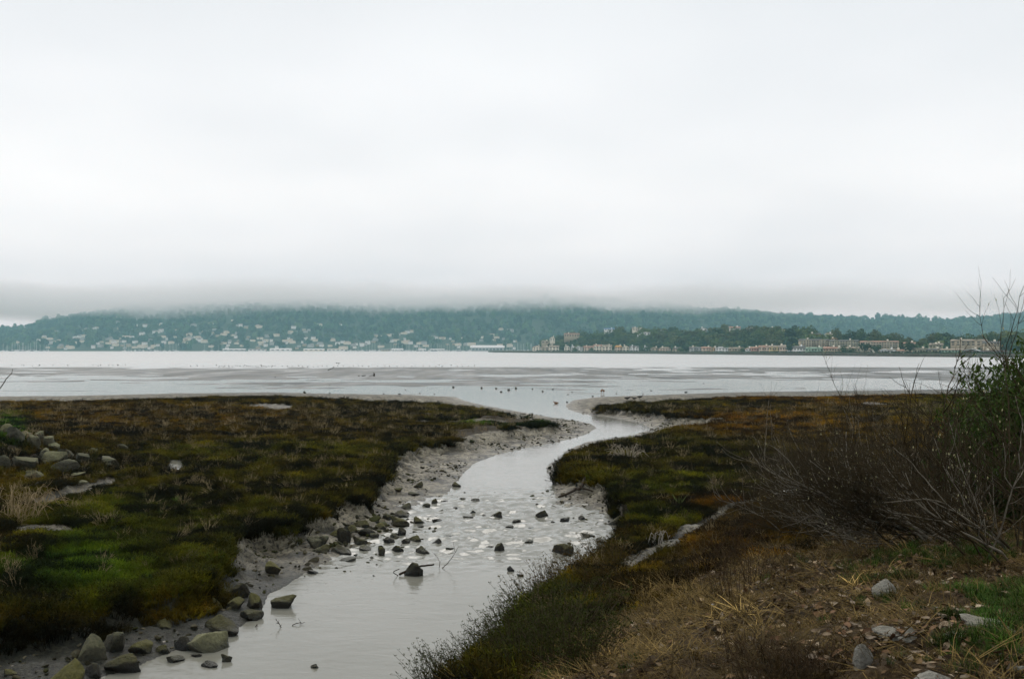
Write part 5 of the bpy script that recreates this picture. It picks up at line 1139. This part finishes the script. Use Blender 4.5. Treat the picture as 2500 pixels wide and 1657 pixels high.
willow('bare_shrub', spot(2330, 1335), 901, 22, 1.6, (-.75, .1), 'largest bare twiggy shrub, its pale stems arching over the near bank', 0, .45, (9, 7), 1.3)
willow('bare_shrub', spot(2140, 1300), 902, 20, 1.5, (-.8, .1), 'bare twiggy shrub with long low branches reaching left over the track', 0, .4, (9, 7))
willow('bare_shrub', spot(2470, 1350), 903, 16, 1.5, (-.35, .1), 'bare shrub at the right edge with the tallest upright stems', 1, .35, (9, 6))
willow('bare_shrub', spot(2240, 1240), 904, 20, 2.0, (-.4, .1), 'bare shrub behind the largest one, twigs crossing the plank', 0, .4, (9, 7))
willow('bare_shrub', spot(2020, 1230), 905, 17, 1.95, (-.35, .0), 'leftmost bare shrub, yellow buds against the tide flat', 2, .4, (8, 6))
willow('bare_shrub', spot(2400, 1255), 906, 20, 1.9, (-.30, .1), 'bare shrub beside the evergreen with many twigs against the water', 1, .45, (9, 7))
willow('bare_shrub', spot(2590, 1300), 907, 12, 1.6, (-.3, .1), 'bare shrub half out of frame behind the evergreen', 0, .4, (8, 6))
a = spot(-60, 1470); yb = a[1]
twig('bare_sapling', [a - (0, 0, .1), w0(-50, 1200, yb), w0(-30, 1010, yb), w0(2, 944, yb), w0(22, 918, yb), w0(31, 898, yb)], .012, 'thin bare twig tip reaching in at the left edge', 0, 12, m_bark, 'sapling')
willow('bare_shrub', spot(1960, 1300), 911, 18, 1.25, (-.7, .0), 'low bare shrub at the left front, thin twigs over the muddy track', 0, .4, (9, 7), .8)
willow('bare_shrub', spot(2080, 1325), 912, 18, 1.35, (-.5, .1), 'low bare shrub in front, between the leftmost and the largest', 0, .45, (9, 7), .8)
willow('bare_shrub', spot(2220, 1345), 913, 18, 1.45, (-.4, .1), 'low bare shrub in front of the largest one with crossing pale stems', 0, .45, (9, 7), .9)
# evergreens
def evergreen(base, hmax, wid, nb_, seed, label):
  e = empty('evergreen_shrub', tuple(base)); r = np.random.default_rng(seed); lf = MB(); st = MB()
  for i in range(nb_):
    a = r.uniform(0, 6.28); q = r.uniform(.1, wid); hh = r.uniform(.35, hmax - q * .9); tipx = np.array([math.cos(a) * q - .12, math.sin(a) * q, hh]); P = smooth_path([(0, 0, -.1), tipx * (.35, .35, .55), tipx], 9, .02, i); st.tube(P, np.linspace(.018, .005, 9), 4)
    for k in range(360):
        j = r.integers(3, 9); p = P[j] + r.normal(0, .10, 3); d = np.append(r.normal(0, .55, 2), r.uniform(.3, 1)); d /= np.linalg.norm(d); nn = np.cross(d, r.normal(size=3)); nn /= np.linalg.norm(nn); lf.leaf(p, d, nn, r.uniform(.055, .10), r.uniform(.018, .032), .004)
  link('stems', st.mesh('stems', m_bark), e); link('leaves', lf.mesh('leaves', m_ever), e)
  tag(e, label, 'shrub')
m_ever = simple('evergreen_leaf', (.066, .110, .015), (.028, .050, .008), scale=9, rough=.65, spec=.12)
evergreen(spot(2500, 1285), 2.30, .85, 58, 55, 'dark leafy evergreen shrub rising at the right edge')
evergreen(spot(2475, 1235), 1.25, .9, 36, 56, 'low green leafy shrub behind the bare stems at the right edge')

# larger fallen leaves, single ones
m_fl = [simple('fallen_leaf_%d' % i, c, tuple(v * .6 for v in c), scale=20, rough=.8) for i, c in enumerate([(.20, .11, .055), (.26, .19, .12), (.14, .075, .038), (.32, .25, .18)])]
LM = []
for i in range(4):
    mb = MB(); n = 5
    for s_ in (0,):
        V = []
        for k in range(n):
            f = k / (n - 1); w_ = .26 * math.sin(math.pi * (f * .92 + .04)) ** .8; zz = .10 * math.sin(f * 3.1 + i) + .03
            V += [(f - .5, -w_, zz + .10 * (i % 2)), (f - .5, 0, zz), (f - .5, w_, zz + .13)]
        T = [t for k in range(n - 1) for j in range(2) for t in ((k * 3 + j, k * 3 + j + 1, k * 3 + 4 + j), (k * 3 + j, k * 3 + 4 + j, k * 3 + 3 + j))]
        mb.add(V, T)
    LM.append(mb.mesh('fallen_leaf', m_fl[i], True))
r = np.random.default_rng(88); k = 0
while k < 210:
    u, v = r.uniform(1700, 2490), r.uniform(1345, 1652)
    if r.random() > math.exp(-((u - 2120) / 260) ** 2 - ((v - 1520) / 85) ** 2) + .12: continue
    c = spot(u, v, .025); s_ = r.uniform(.045, .085)
    tag(link('fallen_leaf', LM[k % 4], None, tuple(c), (r.normal(0, .35), r.normal(0, .35), r.uniform(0, 6.28)), (s_, s_, s_)), 'curled brown fallen leaf in the litter of the near right bank', 'leaf', 'fallen leaves on the near bank'); k += 1
# scraps of litter and shells
m_scrap = simple('white_scrap', (.75, .76, .78), scale=30, rough=.5); m_or = simple('orange_scrap', (.65, .16, .04), scale=30)
def scrap(u, v, s_, mat, label, cat, name):
    c = spot(u, v, .03); mb = MB(); r = np.random.default_rng(int(u)); a = np.linspace(0, 6.28, 8)[:-1]
    V = [(math.cos(q) * r.uniform(.7, 1), math.sin(q) * r.uniform(.45, .7), r.uniform(-.1, .15)) for q in a] + [(0, 0, .35), (0, 0, -.1)]
    mb.add(V, [(i, (i + 1) % 7, 7) for i in range(7)] + [((i + 1) % 7, i, 8) for i in range(7)]); tag(link(name, mb.mesh(name, mat), None, tuple(c), (.2, .1, r.uniform(0, 6)), (s_,) * 3), label, cat)
scrap(1741, 1481, .035, m_scrap, 'white scrap of paper under the tall weed', 'scrap', 'paper_scrap'); scrap(1340, 1441, .035, m_or, 'orange scrap caught in the bank shrubs', 'scrap', 'orange_scrap')
scrap(400, 1571, .045, m_pale, 'white shell on the left shore between rocks', 'shell', 'shell'); scrap(31, 1631, .022, m_pale, 'tiny white shell on the lower left mud', 'shell', 'shell')
for u, v in [(225, 1019), (242, 1025), (132, 992), (160, 1000), (178, 998), (190, 995), (310, 1037), (258, 1046), (345, 1039), (270, 993), (130, 1051), (160, 1064), (180, 1063)]:
    scrap(u, v, .13, m_pale, 'small pale scrap of driftwood in the far left marsh', 'driftwood', 'driftwood_scrap')
    bpy.context.scene.objects[-1]
for o in [o for o in COL.objects if o.name.startswith('driftwood_scrap')]: o['group'] = 'driftwood scraps in the left marsh'

# ================================================================== BIRDS
def bird_mesh(mat, leg=True, fly=False):
    mb = MB(); st = [(-.20, .010, .015), (-.12, .045, .02), (0, .075, .0), (.10, .06, .02), (.15, .032, .06), (.175, .030, .095), (.205, .028, .105), (.235, .010, .10), (.29, .004, .092)]
    mb.tube([(x, 0, .22 + z) for x, q, z in st], [q for x, q, z in st], 7)
    if leg:
        for s_ in (-.025, .025): mb.tube([(.01, s_, .19), (.0, s_, .10), (.02, s_, 0), (.06, s_, -.004)], .008, 4)
    if fly:
        for s_ in (-1, 1): mb.add([(.08, 0, .25), (-.08, 0, .25), (.06, s_ * .22, .36), (-.06, s_ * .22, .36), (-.02, s_ * .45, .30)], [(0, 1, 3), (0, 3, 2), (2, 3, 4)])
    return mb.mesh('bird', mat, True)
m_bd = simple('dark_plumage', (.05, .042, .035), scale=30); m_bb = simple('brown_plumage', (.22, .11, .05), scale=30); m_bg = simple('grey_plumage', (.15, .14, .125), scale=30)
bd, bb, bg_, bf = bird_mesh(m_bd), bird_mesh(m_bb), bird_mesh(m_bg), bird_mesh(m_bg, False, True)
r = np.random.default_rng(19)
BX = [27, 52, 60, 78, 95, 98, 133, 168, 228, 243, 246, 270, 275, 286, 290, 308, 461, 480, 495] + list(np.linspace(528, 672, 32)) + list(np.linspace(690, 900, 18)) + list(np.linspace(920, 1160, 16))
for i, u in enumerate(BX):
    v = 895.5 + r.normal(0, 1.0) - (2.5 if u < 310 else 0); x, y, _ = px(u + r.normal(0, 2), v, 0); z = max(-.02, hz(x, y))
    o = link('wading_bird', bg_, None, (x, y, z), (0, 0, r.choice((0, math.pi)) + r.normal(0, .5))); s_ = r.uniform(.65, 1.0); o.scale = (s_,) * 3
    tag(o, 'tiny wading bird in the line along the tide edge', 'bird', 'wading birds along the tide edge')
for u, v, lb in [(822, 889, 'small bird flying low over the bay, left of the pair'), (827, 890, 'small bird flying low over the bay, right of the pair'), (1072, 894, 'small bird flying low near the middle of the tide edge')]:
    o = link('flying_bird', bf, None, pd(u, v, 190), (0, 0, r.uniform(0, 3)), (1, 1, 1)); tag(o, lb, 'bird')
for u, v, m, s_, rz, lb in [(1531, 980, bd, 1.15, 0, 'dark bird leftmost of three on the right marsh edge'), (1549, 979, bd, .95, 2.9, 'dark bird in the middle of three on the right marsh edge'), (1562, 977, bd, 1.15, .2, 'largest dark bird, rightmost of three on the right marsh edge'),
                       (1468, 961, bb, 1.2, 1.2, 'left one of two upright brown birds by the channel'), (1474, 961, bb, 1.2, 1.9, 'right one of two upright brown birds by the channel'), (1358, 985, bb, 1.0, 3.0, 'brown bird resting at the water of the stream mouth')]:
    x, y, z = spot(u, v); z -= .17 * (u == 1358); tag(link('bird', m, None, (x, y, z), (0, 0, rz), (s_,) * 3), lb, 'bird')

# ================================================================== AIR: even haze over everything, low cloud on the ridge
m_hz = bpy.data.materials.new('haze'); m_hz.use_nodes = True; t = m_hz.node_tree; t.nodes.clear()
pv = N(t, 'ShaderNodeVolumePrincipled'); mo = N(t, 'ShaderNodeOutputMaterial'); L(t, pv.outputs[0], mo.inputs['Volume'])
pv.inputs['Color'].default_value = (.46, .87, .97, 1); pv.inputs['Absorption Color'].default_value = (1, 1, 1, 1)
pv.inputs['Density'].default_value = HAZE; pv.inputs['Anisotropy'].default_value = .0
mb = MB(); mb.box(-2600, 2600, -60, 3050, -2.8, 172)
o = tag(link('haze', mb.mesh('haze', m_hz)), 'pale blue haze lying over the bay and hills', 'haze', kind='stuff')
m_cl = bpy.data.materials.new('low_cloud'); m_cl.use_nodes = True; t = m_cl.node_tree; t.nodes.clear()
pv = N(t, 'ShaderNodeVolumePrincipled'); mo = N(t, 'ShaderNodeOutputMaterial'); L(t, pv.outputs[0], mo.inputs['Volume'])
pv.inputs['Color'].default_value = (.95, .98, 1, 1); pv.inputs['Absorption Color'].default_value = (1, 1, 1, 1)
g = N(t, 'ShaderNodeNewGeometry'); sx = N(t, 'ShaderNodeSeparateXYZ'); L(t, g.outputs['Position'], sx.inputs[0])
cx_ = N(t, 'ShaderNodeCombineXYZ'); L(t, sx.outputs[0], cx_.inputs[0]); L(t, math_n(t, 'MULTIPLY', sx.outputs[1], .25), cx_.inputs[1]); L(t, math_n(t, 'MULTIPLY', sx.outputs[2], 1.2), cx_.inputs[2])
nz = noise_n(t, .0034, 4, .55, cx_.outputs[0]); nz2 = noise_n(t, .0020, 3, .55, cx_.outputs[0])
zh = math_n(t, 'ADD', sx.outputs[2], math_n(t, 'MULTIPLY', math_n(t, 'SUBTRACT', nz2, .46), 95))
zz = math_n(t, 'ADD', sx.outputs[2], math_n(t, 'MULTIPLY', math_n(t, 'SUBTRACT', nz, .5), 105))
lo = N(t, 'ShaderNodeMapRange', interpolation_type='SMOOTHSTEP'); L(t, zz, lo.inputs[0])
lo.inputs[1].default_value = 72; lo.inputs[2].default_value = 120; lo.inputs[3].default_value = 0; lo.inputs[4].default_value = 1
hi = N(t, 'ShaderNodeMapRange', interpolation_type='SMOOTHSTEP'); L(t, zh, hi.inputs[0])
hi.inputs[1].default_value = 118; hi.inputs[2].default_value = 166; hi.inputs[3].default_value = 1; hi.inputs[4].default_value = 0
ex = N(t, 'ShaderNodeMapRange', interpolation_type='SMOOTHSTEP'); L(t, sx.outputs[0], ex.inputs[0])
ex.inputs[1].default_value = 250; ex.inputs[2].default_value = 800; ex.inputs[3].default_value = 1; ex.inputs[4].default_value = .25
ey = N(t, 'ShaderNodeMapRange', interpolation_type='SMOOTHSTEP'); L(t, sx.outputs[1], ey.inputs[0])
ey.inputs[1].default_value = 1900; ey.inputs[2].default_value = 2200; ey.inputs[3].default_value = 0; ey.inputs[4].default_value = 1
dn = math_n(t, 'MULTIPLY', math_n(t, 'MULTIPLY', lo.outputs[0], hi.outputs[0]), math_n(t, 'MULTIPLY', ex.outputs[0], ey.outputs[0]))
L(t, math_n(t, 'MULTIPLY', dn, CLOUD), pv.inputs['Density'])
mb = MB(); mb.box(-2300, 2300, 1880, 2950, 66, 168)
tag(link('low_cloud', mb.mesh('low_cloud', m_cl)), 'soft grey low cloud hiding the top of the far ridge', 'cloud', kind='stuff')
m_cl.cycles.homogeneous_volume = False if hasattr(m_cl.cycles, 'homogeneous_volume') else False
m_hz.cycles.homogeneous_volume = True
